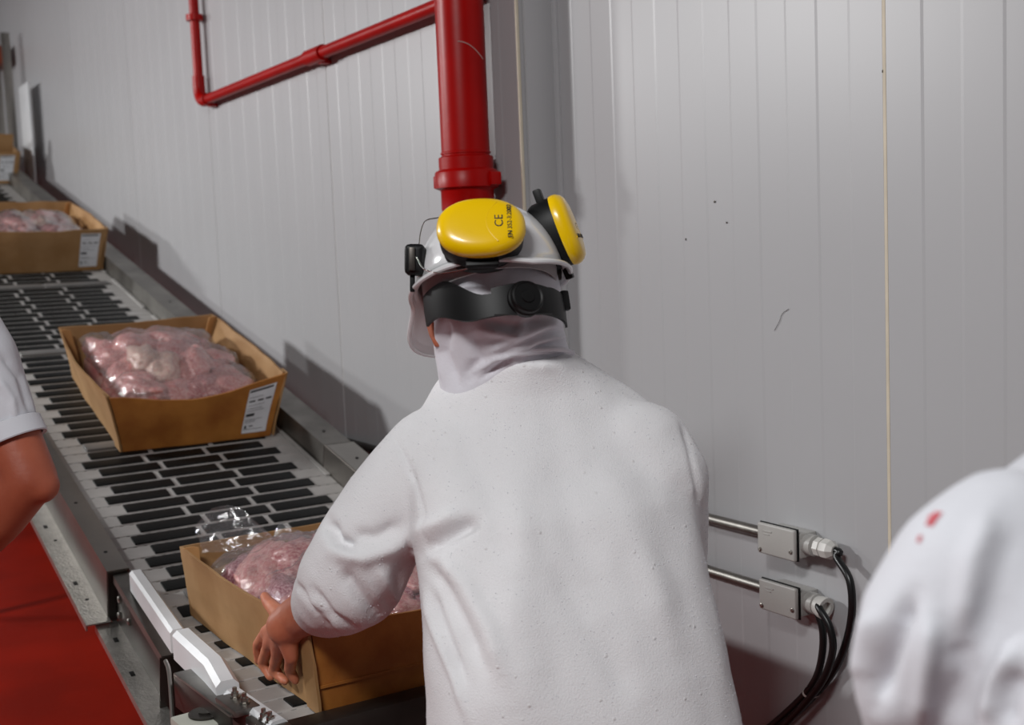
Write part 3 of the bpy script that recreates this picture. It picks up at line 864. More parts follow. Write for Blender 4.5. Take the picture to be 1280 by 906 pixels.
yc = YR - .04
cable([g1 + XA * .02, g1 + XA * .055, onY(1046, 697, yc), onY(1062, 725, yc - .01), onY(1065, 765, yc - .01), onY(1057, 805, yc + .004), onY(1041, 840, yc + .014), onY(1015, 872, yc + .016), onY(985, 900, yc + .016), onY(950, 930, yc + .016)], 'black cable looping down from the white gland of the upper box')
cable([g2 + XA * .0, onY(1019, 757, yc), onY(1028, 785, yc), onY(1028, 815, yc), onY(1021, 845, yc), onY(1006, 868, yc), onY(978, 895, yc), onY(945, 922, yc)], 'inner black cable hanging from the lower junction box', .0070)
cable([g2 + XA * .003 + ZA * .004, onY(1024, 760, yc - .012), onY(1037, 783, yc - .014), onY(1041, 812, yc - .014), onY(1031, 845, yc - .016), onY(1012, 872, yc - .016), onY(984, 902, yc - .016), onY(950, 935, yc - .016)], 'outer black cable hanging from the lower junction box', .0070)
zp = onY(1016, 864, yc)
bm = bmesh.new(); zd = (onY(1000, 880, yc) - onY(1030, 850, yc)).normalized(); zx, zy, _ = basis(zd)
rings = []
for h in (-.0025, .0025):
    rings.append([zp + zd * h + (zx * math.cos(a) * .0245 + zy * math.sin(a) * .0125) for a in np.linspace(0, 2 * math.pi, 20, endpoint=False)])
add_rings(bm, rings, cap=False)
add_box(bm, zp + zx * .0255, zx, zy, zd, .007, .006, .006, .001)
tag(link('cable_tie', to_mesh(bm), M['gland']), 'pale cable tie binding the three black cables together', 'cable tie')

# ================================================================== PEOPLE
RH = V((RIGHT.x, RIGHT.y, 0)).normalized(); FH = V((FWD.x, FWD.y, 0)).normalized()


def ring(ul, ur, v, d, t, yaw=0., n=40, pw=2.3, tilt=0.):
    c = at((ul + ur) / 2, v, d); hw = (ur - ul) / 2 * d / FPX
    x = RH * math.cos(yaw) + FH * math.sin(yaw); y = -RH * math.sin(yaw) + FH * math.cos(yaw) + ZA * tilt
    out = []
    for k in range(n):
        a = 2 * math.pi * k / n; ca, sa = math.cos(a), math.sin(a)
        out.append(c + x * (hw * math.copysign(abs(ca) ** (2 / pw), ca)) + y * (t * math.copysign(abs(sa) ** (2 / pw), sa)))
    return out


def add_head(bm, c, f, u, r, s=1., neck=True):
    """head with brow, nose, lips, chin, ears; f forward, u up, r right"""
    add_blob(bm, c + u * .02 * s - f * .01 * s, .092 * s, c + u * .025 * s + f * .012 * s, .090 * s, 20)
    add_blob(bm, c - u * .03 * s + f * .02 * s, .070 * s, c - u * .075 * s + f * .045 * s, .044 * s, 18)
    add_blob(bm, c + f * .090 * s + u * .012 * s, .012 * s, c + f * .112 * s - u * .022 * s, .015 * s, 10)   # nose
    for sd in (-1, 1):
        add_blob(bm, c + f * .082 * s + u * .024 * s + r * sd * .015 * s, .012 * s, c + f * .074 * s + u * .024 * s + r * sd * .045 * s, .011 * s, 10)  # brow
        add_blob(bm, c + r * sd * .088 * s - f * .01 * s + u * .012 * s, .014 * s, c + r * sd * .086 * s - f * .004 * s - u * .030 * s, .010 * s, 10)   # ear
    for dz in (-.046, -.056): add_blob(bm, c + f * .090 * s + u * dz * s - r * .018 * s, .007 * s, c + f * .090 * s + u * dz * s + r * .018 * s, .007 * s, 8)
    if neck: add_blob(bm, c - u * .04 * s - f * .005 * s, .052 * s, c - u * .13 * s - f * .0 * s, .048 * s, 16)   # neck


# ---------------- the worker seen from behind
YAW = math.radians(12)
wk = root('person', 'worker seen from behind in a white fleece coat, bending over the held carton', 'person', (-1.45, .90, 0))
# -- head frame
hy, hp, hr = math.radians(4), math.radians(21), math.radians(5)
fh = V((-math.cos(hy), math.sin(hy), 0)); HF = fh * math.cos(hp) - ZA * math.sin(hp); HU = ZA * math.cos(hp) + fh * math.sin(hp); HR = HF.cross(HU)
rm = Matrix.Rotation(hr, 3, HF); HU = rm @ HU; HR = rm @ HR
HC = at(612, 356, 1.80)                        # centre of the helmet's rim plane


def hl(x, y, z): return HC + HR * x + HF * y + HU * z


# -- body: one continuous skin surface
bm = bmesh.new()
add_head(bm, hl(0, .052, -.050), HF, HU, HR, .86, False)
sh_l, el_l, wr_l = at(515, 585, 1.80), at(462, 722, 1.80), at(372, 772, 1.985)
sh_r = at(835, 590, 1.78)
el_r, wr_r = sh_r + FH * .16 - ZA * .24 - RH * .005, sh_r + FH * .36 - ZA * .30 - RH * .04
neck = at(625, 480, 1.875); pel = at(735, 1010, 1.70)
add_chain(bm, [(hl(0, .06, -.08), .045), (neck, .045), (at(660, 640, 1.80), .09), (pel, .12)])
add_chain(bm, [(at(650, 580, 1.82), .07), (sh_l, .045), (el_l, .048), (wr_l, .036)])
add_chain(bm, [(at(650, 580, 1.82), .07), (at(790, 610, 1.80), .045), (el_r, .042), (wr_r, .030)])
# left hand on the carton's outer side
FY = .712                                      # plane of the carton side
def hp_(u, v, Y): return onY(u, v, Y)
palm_a, palm_b = hp_(357, 782, FY - .028), hp_(342, 806, FY - .018)
add_blob(bm, wr_l, .037, palm_a, .033, 14)
kn = [hp_(333, 790, FY - .018), hp_(336, 806, FY - .021), hp_(347, 818, FY - .023), hp_(364, 822, FY - .024)]
for q in kn: add_blob(bm, palm_a, .024, q, .0125, 12)
mids = [hp_(322, 806, FY - .012), hp_(328, 828, FY - .013), hp_(342, 838, FY - .014), hp_(362, 838, FY - .017)]
tips = [hp_(323, 826, FY - .008), hp_(338, 846, FY - .008), hp_(356, 851, FY - .008), hp_(369, 850, FY - .009)]
for a, b, c in zip(kn, mids, tips): add_blob(bm, a, .0115, b, .0102, 12); add_blob(bm, b, .0102, c, .0085, 12)
tb = [hp_(358, 776, FY - .030), hp_(345, 763, FY - .020), hp_(335, 752, FY - .012), hp_(331, 745, FY - .006)]
add_blob(bm, tb[0], .020, tb[1], .0145, 12); add_blob(bm, tb[1], .0135, tb[2], .0115, 12); add_blob(bm, tb[2], .0112, tb[3], .0092, 12)
# right hand (on the far side of the carton)
hd = (wr_r - el_r).normalized(); pc_ = wr_r + hd * .06
add_blob(bm, wr_r, .03, pc_, .032, 12)
for k in range(4):
    a = pc_ + hd * .03 + RH * (.02 - .014 * k); b = a + hd * .035 - ZA * .012; c = b + hd * .02 - ZA * .022
    add_blob(bm, pc_, .018, a, .0115, 10); add_blob(bm, a, .011, b, .010, 10); add_blob(bm, b, .010, c, .0085, 10)
add_blob(bm, pc_, .018, pc_ - RH * .035 + hd * .01, .013, 10); add_blob(bm, pc_ - RH * .035 + hd * .01, .0125, pc_ - RH * .05 + hd * .04, .010, 10)
# legs
for sd in (-1, 1):
    hip = pel + RH * .10 * sd; knee = V((hip.x + .02, hip.y, .50)); ank = V((hip.x + .06, hip.y, .10))
    add_chain(bm, [(pel, .13), (hip, .095), (knee, .062), (ank, .045)])
    add_blob(bm, ank - ZA * .02, .042, ank - ZA * .055 - XA * .15, .034)
body = link('body', remesh(bm, .0042, 5), M['skin'], wk)

# -- coat
bm = bmesh.new()
T = [(604, 712, 438, 1.838, .098), (574, 733, 453, 1.850, .108), (548, 768, 473, 1.860, .116), (529, 806, 497, 1.856, .124), (510, 836, 525, 1.840, .134),
     (505, 857, 560, 1.812, .138), (512, 869, 605, 1.775, .146), (515, 876, 660, 1.745, .147), (523, 886, 725, 1.715, .152), (528, 907, 810, 1.685, .157), (536, 930, 906, 1.665, .162),
     (540, 945, 1010, 1.66, .168), (536, 955, 1130, 1.66, .172), (530, 965, 1270, 1.66, .175)]
add_rings(bm, [ring(*t, yaw=YAW, tilt=.12) for t in T])
add_chain(bm, [(at(540, 568, 1.815), .074), (at(514, 592, 1.80), .070), (at(480, 645, 1.79), .072), (at(452, 695, 1.79), .078), (at(440, 722, 1.80), .080)])
add_chain(bm, [(at(440, 722, 1.80), .080), (at(424, 738, 1.86), .074), (at(408, 750, 1.93), .060)])
add_chain(bm, [(at(800, 570, 1.80), .085), (at(822, 600, 1.785), .080), (el_r, .075), (wr_r - (wr_r - el_r).normalized() * .08, .055)])
cm = remesh(bm, .0085, 8)
cm = evaluated(cm, [('SUBSURF', dict(levels=1, render_levels=1))])
wobble(cm, .006, 9, 3.1, (1, 1, .45)); wobble(cm, .0022, 26, 8.0, (1, 1, .6))
fold(cm, [
    ([(490, 543), (506, 572), (520, 604), (529, 640), (531, 690)], 3, -.004),
    ([(528, 690), (552, 676), (576, 662), (596, 650)], 9, -.016), ([(520, 664), (548, 654), (575, 640)], 10, .008),
    ([(532, 700), (556, 735), (580, 780), (606, 836)], 10, -.010), ([(545, 690), (580, 730), (612, 790), (630, 850)], 13, .010),
    ([(527, 735), (545, 790), (570, 850), (585, 900)], 6, .007), ([(535, 730), (556, 790), (580, 850)], 6, -.007),
    ([(640, 620), (650, 700), (640, 800), (660, 890)], 30, .009), ([(690, 560), (715, 660), (755, 770)], 24, -.007), ([(750, 570), (800, 680), (840, 800)], 22, .007), ([(600, 560), (620, 640), (640, 720)], 18, -.006), ([(690, 700), (740, 790), (800, 880)], 18, -.005),
    ([(850, 520), (862, 560), (872, 610), (874, 640)], 4, -.004),
    ([(410, 650), (420, 674), (446, 686)], 7, -.020), ([(420, 690), (455, 697), (490, 685), (515, 668)], 11, .012), ([(440, 668), (470, 672), (500, 655)], 9, -.008),
    ([(364, 722), (388, 756), (424, 792)], 4, -.008), ([(384, 742), (400, 768), (430, 792)], 4, .006), ([(392, 735), (415, 768), (450, 790)], 4, -.007),
    ([(425, 712), (450, 745), (480, 780)], 10, -.012), ([(505, 690), (500, 730), (480, 770)], 10, -.010), ([(470, 705), (490, 740), (500, 760)], 8, .006),
    ([(600, 470), (650, 455), (700, 458)], 8, .004), ([(560, 505), (580, 540), (590, 600)], 16, -.004)])
coat = link('coat', cm, M['coat'], wk)
# pilling: tiny fluff balls over the back, one uncountable layer
co, no = get_co(cm), get_no(cm); u_, v_, d_ = project(co)
vis = np.where(((co - np.array([0, 0, EYE])) * no).sum(1) < 0)[0]; rg = np.random.RandomState(4); pick = rg.choice(vis, 6000, replace=False)
bm = bmesh.new()
for i in pick:
    p = V(co[i]); n = V(no[i]); r = .0004 + .0009 * rg.rand() ** 3; x, y, z = basis(n)
    t = p + n * r * 1.2; q = [p + (x * math.cos(a) + y * math.sin(a)) * r for a in (0, 2.1, 4.2)]
    vt = bm.verts.new(t); vq = [bm.verts.new(s) for s in q]
    for a in range(3): bm.faces.new((vt, vq[a], vq[(a + 1) % 3]))
tag(link('fleece_pilling', to_mesh(bm), M['coat2'], wk), kind='stuff')
# -- hood
bm = bmesh.new()
hoodr = [(552, 690, 322, 1.80, .092), (542, 697, 345, 1.805, .098), (538, 700, 370, 1.81, .100), (537, 700, 392, 1.815, .099), (539, 706, 416, 1.83, .096), (541, 715, 438, 1.845, .092), (543, 728, 460, 1.855, .090), (546, 735, 490, 1.858, .084)]
add_rings(bm, [ring(*t, yaw=math.radians(28), tilt=.25, pw=2.1) for t in hoodr])
add_blob(bm, hl(0, -.01, .01), .088, hl(0, .01, .02), .085)
hm = remesh(bm, .006, 6)
hm = evaluated(hm, [('SUBSURF', dict(levels=1, render_levels=1))])
wobble(hm, .004, 12, 1.0, (1, 1, .6))
fold(hm, [([(560, 400), (556, 440), (572, 480)], 6, -.007), ([(548, 395), (546, 440), (556, 480)], 4, .005), ([(590, 415), (600, 450), (580, 478)], 9, -.007), ([(600, 412), (650, 420), (695, 405)], 6, .006),
          ([(605, 400), (640, 408), (680, 396)], 5, -.005), ([(640, 440), (670, 425), (712, 420)], 5, .006), ([(650, 430), (680, 415), (705, 412)], 4, -.005), ([(585, 470), (620, 448), (670, 440), (715, 438)], 4, .006), ([(600, 474), (640, 447), (690, 444)], 3, -.006),
          ([(660, 395), (640, 425), (610, 440)], 6, .005)])
link('hood', hm, M['hood'], wk)
# rolled collar edge of the hood lying on the coat
link('hood_hem', tube_me(smooth_path([at(575, 462, 1.80), at(600, 449, 1.765), at(630, 441, 1.748), at(665, 437, 1.745), at(698, 436, 1.765), at(716, 441, 1.80)]), .0042, 8), M['hood'], wk)
# trousers and boots (below the picture)
bm = bmesh.new()
for sd in (-1, 1):
    hip = pel + RH * .10 * sd; knee = V((hip.x + .02, hip.y, .50)); ank = V((hip.x + .06, hip.y, .20))
    add_chain(bm, [(pel, .15), (hip, .115), (knee, .085), (ank, .075)])
link('trousers', remesh(bm, .012, 5), M['trousers'], wk)
for sd in (-1, 1):
    hip = pel + RH * .10 * sd; ank = V((hip.x + .06, hip.y, .10)); bm = bmesh.new()
    add_chain(bm, [(ank + ZA * .20, .078), (ank, .068), (ank - ZA * .04, .060)]); add_blob(bm, ank - ZA * .045, .055, ank - ZA * .05 - XA * .19, .05)
    bmesh.ops.transform(bm, matrix=Matrix(), verts=bm.verts)
    for v in bm.verts: v.co.z = max(v.co.z, 0)
    link('boot', remesh(bm, .01, 3), M['boot'], wk)

# ---------------- hard hat with ear defenders
hat = root('hard_hat', 'white hard hat with yellow ear defenders worn by the bending worker', 'hard hat', HC)
bm = bmesh.new(); NP = 96; AX, BY, HZ = .107, .130, .116
rings = []


def brim_w(ph):            # ph=0 right, 90 front
    d = abs((ph - math.pi / 2 + math.pi) % (2 * math.pi) - math.pi)
    return .010 + .062 * math.exp(-(d / .62) ** 4)


def rim_z(ph):
    d = abs((ph - math.pi / 2 + math.pi) % (2 * math.pi) - math.pi)
    return .010 * math.sin(min(d, math.pi) * 1.0) - .004 - .006 * math.exp(-((d - math.pi) / .6) ** 2)


for th in np.linspace(.04, math.pi / 2, 16):
    rr_ = []
    for k in range(NP):
        ph = 2 * math.pi * k / NP; s = math.sin(th) ** .86; rz = rim_z(ph) * (th / (math.pi / 2)) ** 3
        ridge = .004 * math.exp(-(math.cos(ph) * math.sin(th) * AX / .022) ** 2) * math.sin(th) ** .5
        rr_.append(hl(AX * s * math.cos(ph), BY * s * math.sin(ph), HZ * math.cos(th) + rz + ridge))
    rings.append(rr_)
for t, up_ in ((.3, .002), (.8, -.003), (1.0, -.007)):
    rr_ = []
    for k in range(NP):
        ph = 2 * math.pi * k / NP; w_ = brim_w(ph) * t; drop = -.62 * max(0, brim_w(ph) - .012) * t
        rr_.append(hl((AX + w_ * .9) * math.cos(ph), (BY + w_) * math.sin(ph), rim_z(ph) + up_ + drop))
    rings.append(rr_)
vr = add_rings(bm, rings, cap=False); bm.faces.new(vr[0][::-1])
sm = evaluated(to_mesh(bm, angle=180), [('SOLIDIFY', dict(thickness=.0035, offset=-1))])
shell = link('shell', sm, M['helmet'], hat)
edge = [hl((AX + brim_w(p) * .9) * math.cos(p), (BY + brim_w(p)) * math.sin(p), rim_z(p) - .008 - .62 * max(0, brim_w(p) - .012)) for p in np.linspace(0, 2 * math.pi, 97)]
link('rim_edge', tube_me(edge, .0038, 8), M['helmet'], shell)
# grey liner showing below the rim
bm = bmesh.new()
add_rings(bm, [[hl((AX - .008) * q * math.cos(p), (BY - .010) * q * math.sin(p), z) for p in np.linspace(0, 2 * math.pi, 48, endpoint=False)] for q, z in ((.99, .03), (.985, .0), (.955, -.016), (.93, -.016), (.93, .0))], cap=False)
link('liner', to_mesh(bm), M['liner'], hat)


# nape strap: ribbon round the back of the head, ph 180..360 deg is the back
def strap(p0, p1, ztop, zbot, ra, rb, th=.0045, n=40):
    bm = bmesh.new(); rg_ = []
    for i in range(n + 1):
        t = i / n; p = math.radians(p0 + (p1 - p0) * t); zt, zb = ztop(t), zbot(t)
        o_ = lambda q, z: hl((ra + q) * math.cos(p), (rb + q) * math.sin(p), z)
        m_ = (zt + zb) / 2
        rg_.append([o_(0, zb), o_(th * .8, zb + .001), o_(th, m_), o_(th * .8, zt - .001), o_(0, zt)])
    vr = [[bm.verts.new(p) for p in r] for r in rg_]
    for a, b in zip(vr, vr[1:]):
        for i in range(5): bm.faces.new((a[i], a[(i + 1) % 5], b[(i + 1) % 5], b[i]))
    bm.faces.new(vr[0][::-1]); bm.faces.new(vr[-1]); return to_mesh(bm, angle=40)


ss = lambda a, b, t: (lambda x: x * x * (3 - 2 * x))(max(0, min(1, (t - a) / (b - a))))
ns = link('nape_strap', strap(168, 330, lambda t: -.012 - .040 * ss(.18, .42, t) + .010 * ss(.6, .8, t), lambda t: -.060 - .027 * ss(.1, .35, t) + .0 * ss(.5, .9, t), .098, .116), M['black'], hat)
kp = math.radians(265); kd = (HR * math.cos(kp) + HF * math.sin(kp)).normalized(); kc = hl(.100 * math.cos(kp), .118 * math.sin(kp), -.067)
link('strap_housing', strap(240, 290, lambda t: -.046 + .004 * math.sin(math.pi * t), lambda t: -.086 - .004 * math.sin(math.pi * t), .1015, .1195), M['black'], ns)
link('ratchet_knob', lathe_me(kc, kd, [(0, .026), (.008, .026), (.010, .024), (.016, .023), (.018, .021), (.0165, .019), (.0165, .010), (.018, .009), (.0185, .002)], 28), M['black'], ns)
link('strap_buckle', box_me(hl(.1035 * math.cos(math.radians(322)), .122 * math.sin(math.radians(322)), -.050), (.012, .010, .030), .003, HR, HF, HU), M['black'], ns)


# ear defender cups parked on the shell
def oval(a, b, pw=2.3, n=48): return [(a * math.copysign(abs(math.cos(t)) ** (2 / pw), math.cos(t)), b * math.copysign(abs(math.sin(t)) ** (2 / pw), math.sin(t))) for t in np.linspace(0, 2 * math.pi, n, endpoint=False)]


def ear_cup(c, nrm, longv, a, b, label, print_at=(.42, .66)):
    n = nrm.normalized(); x = (longv - n * longv.dot(n)).normalized(); y = n.cross(x)
    e = link('ear_cup', loft_oval(c, x, y, n, [(-.014, .86), (-.010, .93), (-.004, .98), (.020, 1.0), (.024, .99)], a, b), M['black'], hat); tag(e, label)
    link('cushion', loft_oval(c, x, y, n, [(-.034, .70), (-.032, .84), (-.024, .92), (-.016, .90), (-.013, .84)], a, b), M['black'], e)
    cap = link('cup_cap', loft_oval(c, x, y, n, [(.0235, 1.02), (.028, 1.035), (.034, 1.02), (.040, .95), (.0435, .86), (.0455, .70), (.0465, .45), (.047, .15)], a, b), M['yellow'], e)
    # moulded arc ridge
    pts = [c + n * (.0455 + .0012) + x * (a * (.34 + .30 * (1 - math.cos(t)))) * 1 - y * (b * .72 * -math.sin(t)) for t in np.linspace(-1.25, 1.25, 15)]
    ptsr = [c + x * (a * (.12 + .26 * t * t)) + y * (b * .72 * t) + n * (.0462 - .0016 * t * t) for t in np.linspace(-1, 1, 15)]
    link('cap_ridge', tube_me(ptsr, .0011, 6), M['yellow'], e)
    for body_, size, off in (('CE', .0165, print_at[0]), ('EN 352-3:2002', .0088, print_at[1])):
        me = text_me(body_, size); me.materials.append(M['ink'])
        o = link('print', me, None, e)
        tx, ty = -y * -1, -x          # text runs along y, its top towards -x
        mw = Matrix(((tx.x, ty.x, n.x, 0), (tx.y, ty.y, n.y, 0), (tx.z, ty.z, n.z, 0), (0, 0, 0, 1)))
        o.matrix_basis = Matrix.Translation(c + x * a * off + n * (.0466 if off < .5 else .0460)) @ mw
    return e, x, y, n


def loft_oval(c, x, y, n, st, a, b):
    ov = oval(a, b); bm = bmesh.new()
    add_rings(bm, [[c + x * (px * s) + y * (py * s) + n * h for px, py in ov] for h, s in st]); return to_mesh(bm, angle=50)


TOCAM = (EYEP - HC).normalized()
cA = at(602, 299, 1.690)
eA, xA, yA, nA = ear_cup(cA, TOCAM * 1.0 + UPV * .55 - RIGHT * .02, RIGHT * 1 + UPV * .05, .060, .044, 'yellow ear cup parked on the back of the hard hat, facing out')
cB = at(684, 296, 1.79)
eB, xB, yB, nB = ear_cup(cB, RIGHT * 1.0 + UPV * .40 + TOCAM * .22, -UPV * .95 + RIGHT * .42, .053, .042, 'yellow ear cup seen from the side at the right of the hard hat', (.05, .32))
for e, c, x, y, n, a in ((eA, cA, xA, -yA if yA.dot(UPV) > 0 else yA, nA, .046), (eB, cB, -xB, yB, nB, .054), (eB, cB, xB, yB, nB, .054)):
    link('pivot_clip', box_me(c + (y if e is eA else x) * a + n * .010, (.020, .034, .012) if e is not eA else (.046, .010, .012), .003, x if e is eA else y, y if e is eA else x, n), M['black'], e)
# slot mount on the left of the shell and its wire arms
smc = at(519, 325, 1.765)
ms_ = link('slot_mount', box_me(smc, (.030, .034, .046), .009, RIGHT, FWD, UPV, 3), M['black'], hat)
link('mount_tab', box_me(smc - UPV * .032 - RIGHT * .004, (.007, .012, .030), .002, RIGHT, FWD, UPV), M['black'], ms_)
link('mount_clip', box_me(smc - FWD * .018 - RIGHT * .003, (.009, .006, .034), .002, RIGHT, FWD, UPV), M['steel_dark'], ms_)
link('wire_arm', tube_me(smooth_path([at(521, 322, 1.742), at(530, 336, 1.725), at(552, 341, 1.695), at(578, 337, 1.675), at(588, 334, 1.67)]), .0012, 8), M['wire'], hat)
link('wire_arm', tube_me(smooth_path([at(524, 305, 1.775), at(526, 290, 1.775), at(532, 276, 1.77), at(548, 272, 1.74), at(562, 268, 1.71)]), .0010, 8), M['wire'], hat)
cl = link('chin_clip', box_me(at(694, 343, 1.80), (.020, .012, .018), .004, RIGHT, FWD, UPV), M['steel_dark'], hat)

# ---------------- worker at the left edge (arm and sleeve in view)
lp = root('person', 'person in a white short-sleeved shirt at the left edge, elbow bent', 'person', (-2.2, .12, 0))
D3 = 2.0
sh3, el3, wr3 = at(-48, 400, D3 + .02), at(36, 598, D3), at(-75, 730, D3 + .05)
ctr = sh3 - RH * .26
bm = bmesh.new()
hd3 = V((ctr.x, ctr.y, sh3.z + .30)); f3 = (FH * .5 + RH * .7).normalized()
add_head(bm, hd3, f3, ZA, f3.cross(ZA))
add_chain(bm, [(hd3 - ZA * .12, .06), (V((ctr.x, ctr.y, sh3.z)), .08), (V((ctr.x, ctr.y, 1.15)), .13), (V((ctr.x, ctr.y, .92)), .14)])
add_chain(bm, [(V((ctr.x, ctr.y, sh3.z - .03)), .07), (sh3 - ZA * .02, .05), (sh3.lerp(el3, .7), .048), (el3, .046), (el3.lerp(wr3, .35), .048), (wr3, .032)])
add_blob(bm, el3, .044, at(52, 607, D3 - .005), .030)
add_blob(bm, wr3, .03, wr3 + (wr3 - el3).normalized() * .07, .03)
for k in range(4):
    dd = (wr3 - el3).normalized(); a = wr3 + dd * .09 + FH * (.03 - .02 * k); add_blob(bm, wr3 + dd * .05, .018, a, .011, 10); add_blob(bm, a, .011, a + dd * .05 + RH * .02, .009, 10)
add_blob(bm, wr3 + (wr3 - el3).normalized() * .03, .016, wr3 + (wr3 - el3).normalized() * .07 + RH * .045, .011, 10)
sh3b = ctr * 2 - sh3; sh3b.z = sh3.z
add_chain(bm, [(V((ctr.x, ctr.y, sh3.z)), .08), (sh3b, .062), (sh3b - ZA * .28, .046), (sh3b - ZA * .50 + f3 * .1, .032)])
for sd in (-1, 1):
    hip = V((ctr.x, ctr.y, .9)) + RH * .10 * sd
    add_chain(bm, [(V((ctr.x, ctr.y, .92)), .14), (hip, .10), (V((hip.x, hip.y, .5)), .065), (V((hip.x, hip.y, .09)), .045)]); add_blob(bm, V((hip.x, hip.y, .05)), .045, V((hip.x, hip.y, .045)) + f3 * .14, .04)
link('body', remesh(bm, .006, 6), M['skin_dark'], lp)
bm = bmesh.new()
add_rings(bm, [[V((ctr.x, ctr.y, z)) + RH * (hw * math.cos(a)) + FH * (t * math.sin(a)) for a in np.linspace(0, 2 * math.pi, 32, endpoint=False)] for z, hw, t in
               ((sh3.z + .10, .08, .07), (sh3.z + .07, .14, .09), (sh3.z + .02, .21, .11), (sh3.z - .10, .21, .125), (1.1, .19, .12), (.8, .20, .13))])
add_chain(bm, [(sh3 - RH * .03 + ZA * .01, .075), (sh3.lerp(el3, .25), .067), (sh3.lerp(el3, .60), .058)])
add_chain(bm, [(sh3b + RH * .03 + ZA * .01, .075), (sh3b - ZA * .15, .072)])
tm = remesh(bm, .008, 8)
tm = evaluated(tm, [('SUBSURF', dict(levels=1, render_levels=1))])
wobble(tm, .005, 10, 5.)
fold(tm, [([(0, 440), (25, 470), (40, 520)], 5, -.006), ([(-5, 470), (15, 500), (20, 535)], 5, .005), ([(5, 380), (25, 420), (36, 470)], 6, -.005)])
link('shirt', tm, M['coat2'], lp)
# hem band at the sleeve end
hc = sh3.lerp(el3, .735); hdv = (el3 - sh3).normalized(); hx, hyv, _ = basis(hdv)
bm = bmesh.new()
add_rings(bm, [[hc + hdv * h + (hx * math.cos(a) + hyv * math.sin(a)) * r for a in np.linspace(0, 2 * math.pi, 36, endpoint=False)] for h, r in ((-.02, .052), (-.018, .0565), (.010, .0575), (.012, .0560), (.010, .050))], cap=False)
link('sleeve_hem', to_mesh(bm), M['coat2'], lp)
bm = bmesh.new()
for sd in (-1, 1):
    hip = V((ctr.x, ctr.y, .9)) + RH * .10 * sd
    add_chain(bm, [(V((ctr.x, ctr.y, .9)), .15), (hip, .12), (V((hip.x, hip.y, .5)), .09), (V((hip.x, hip.y, .14)), .08)])
link('trousers', remesh(bm, .014, 4), M['trousers'], lp)
bm = bmesh.new(); add_blob(bm, hd3 + ZA * .03, .105, hd3 + ZA * .04 - f3 * .01, .108, 20)
for v in bm.verts: v.co.z = max(v.co.z, hd3.z + .02)
link('cap', to_mesh(bm), M['coat2'], lp)

# ---------------- blurred person close at the right edge
rp = root('person', 'blurred person in a white coat close to the camera at the right edge', 'person', (-.35, .95, 0))
D4 = .80
bm = bmesh.new()
ct = at(1420, 760, D4 + .02)
sh4 = at(1232, 742, D4)
add_rings(bm, [ring(1390, 1500, 520, D4 + .04, .06), ring(1308, 1560, 575, D4 + .03, .085), ring(1235, 1600, 630, D4 + .02, .105), ring(1185, 1640, 690, D4 + .01, .12), ring(1160, 1665, 760, D4, .13), ring(1155, 1680, 850, D4, .135),
               ring(1165, 1680, 960, D4, .135), ring(1175, 1690, 1150, D4, .14), ring(1170, 1700, 1400, D4, .145), ring(1165, 1710, 1600, D4, .15)])
add_chain(bm, [(at(1260, 680, D4), .052), (at(1215, 722, D4 - .01), .054), (at(1168, 782, D4 - .01), .050), (at(1143, 850, D4), .041), (at(1160, 930, D4 + .04), .040), (at(1190, 1010, D4 + .10), .038)])
c4 = remesh(bm, .007, 6)
c4 = evaluated(c4, [('SUBSURF', dict(levels=1, render_levels=1))])
wobble(c4, .002, 13, 2., (1, 1, .5))
fold(c4, [([(1142, 742), (1122, 790), (1108, 835), (1096, 880)], 13, -.012), ([(1090, 760), (1078, 810), (1072, 850)], 12, .006), ([(1165, 770), (1158, 830), (1150, 906)], 14, .008), ([(1200, 800), (1210, 840), (1190, 906)], 18, -.004),
          ([(1240, 640), (1215, 700), (1200, 790)], 16, .006), ([(1275, 650), (1245, 740), (1235, 830)], 18, -.003), ([(1280, 840), (1262, 870), (1258, 906)], 12, -.006), ([(1270, 810), (1245, 850), (1235, 906)], 12, .008)])
link('coat', c4, M['coat2'], rp)
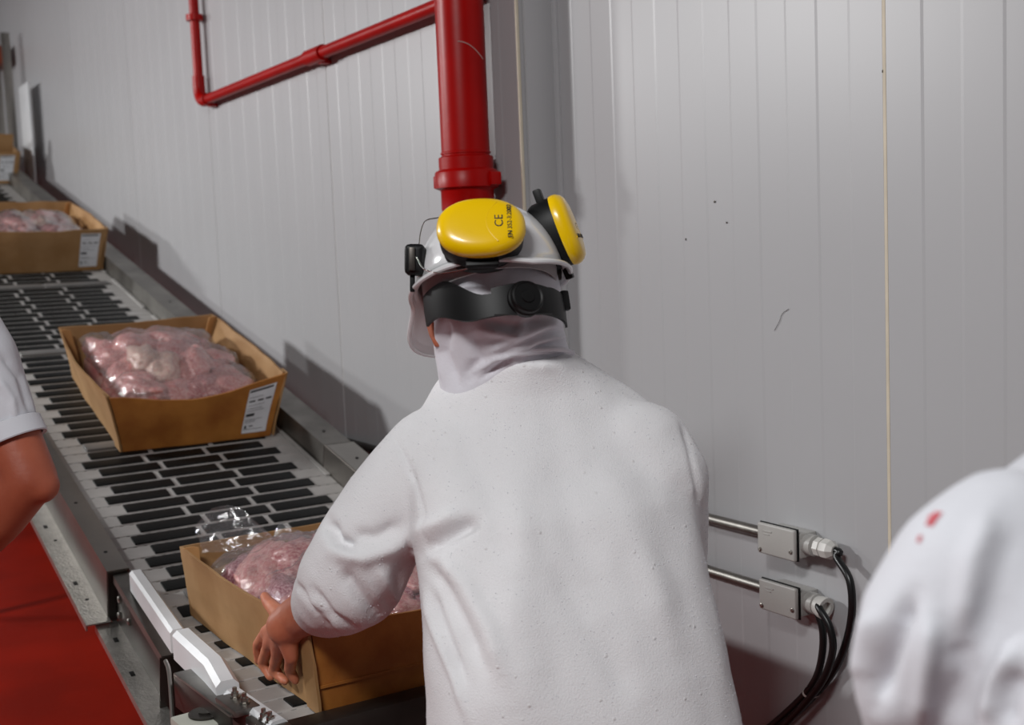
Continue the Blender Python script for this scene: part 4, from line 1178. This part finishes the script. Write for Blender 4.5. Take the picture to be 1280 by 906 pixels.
# stain, sunk into the coat's surface
bm = bmesh.new()
co4 = get_co(c4); u4, v4, d4 = project(co4); me_ = c4
no4 = get_no(c4)
for f in c4.polygons:
    uu = u4[list(f.vertices)].mean(); vv = v4[list(f.vertices)].mean(); nn = V(no4[f.vertices[0]])
    if nn.dot(FWD) > .1: continue
    dx, dy = uu - 1168, vv - 648; a = .75
    e_ = ((dx * math.cos(a) - dy * math.sin(a)) / 11) ** 2 + ((dx * math.sin(a) + dy * math.cos(a)) / 6) ** 2
    e2 = ((uu - 1149) / 4) ** 2 + ((vv - 674) / 3.5) ** 2
    if min(e_, e2) < 1:
        bm.faces.new([bm.verts.new(V(co4[i]) + V(no4[i]) * .0006) for i in f.vertices])
if len(bm.faces): link('blood_spot', to_mesh(bm), M['stain'], rp)
# body under the coat
bm = bmesh.new(); tc4 = at(1500, 670, D4 + .03); h4 = at(1650, 430, D4 + .12); p4 = V((ct.x, ct.y, .92))
add_head(bm, h4, (FH * .9 - ZA * .3).normalized(), (ZA * .95 + FH * .3).normalized(), RH)
add_chain(bm, [(h4 - ZA * .12, .06), (tc4, .075), (V((ct.x, ct.y, 1.2)), .10), (p4, .13)])
add_chain(bm, [(tc4, .07), (at(1260, 700, D4 + .01), .045), (at(1165, 870, D4 + .02), .030), (at(1215, 1060, D4 + .16), .026)])
add_blob(bm, at(1215, 1060, D4 + .16), .026, at(1225, 1120, D4 + .22), .03)
for k in range(4): add_blob(bm, at(1225, 1120, D4 + .22), .018, at(1205 + 16 * k, 1170, D4 + .27), .010, 10)
add_blob(bm, at(1225, 1115, D4 + .21), .016, at(1275, 1130, D4 + .24), .011, 10)
for sd in (-1, 1):
    hip = p4 + RH * .10 * sd
    add_chain(bm, [(p4, .13), (hip, .10), (V((hip.x, hip.y, .5)), .065), (V((hip.x, hip.y, .09)), .045)]); add_blob(bm, V((hip.x, hip.y, .05)), .045, V((hip.x, hip.y, .045)) + FH * .14, .04)
link('body', remesh(bm, .007, 5), M['skin'], rp)
bm = bmesh.new()
for sd in (-1, 1):
    hip = p4 + RH * .10 * sd
    add_chain(bm, [(p4, .15), (hip, .12), (V((hip.x, hip.y, .5)), .09), (V((hip.x, hip.y, .14)), .08)])
link('trousers', remesh(bm, .014, 4), M['trousers'], rp)
bm = bmesh.new(); add_blob(bm, h4 + ZA * .02 - FH * .01, .104, h4 - ZA * .08 - FH * .03, .085, 20)
link('hood', to_mesh(bm), M['hood'], rp)
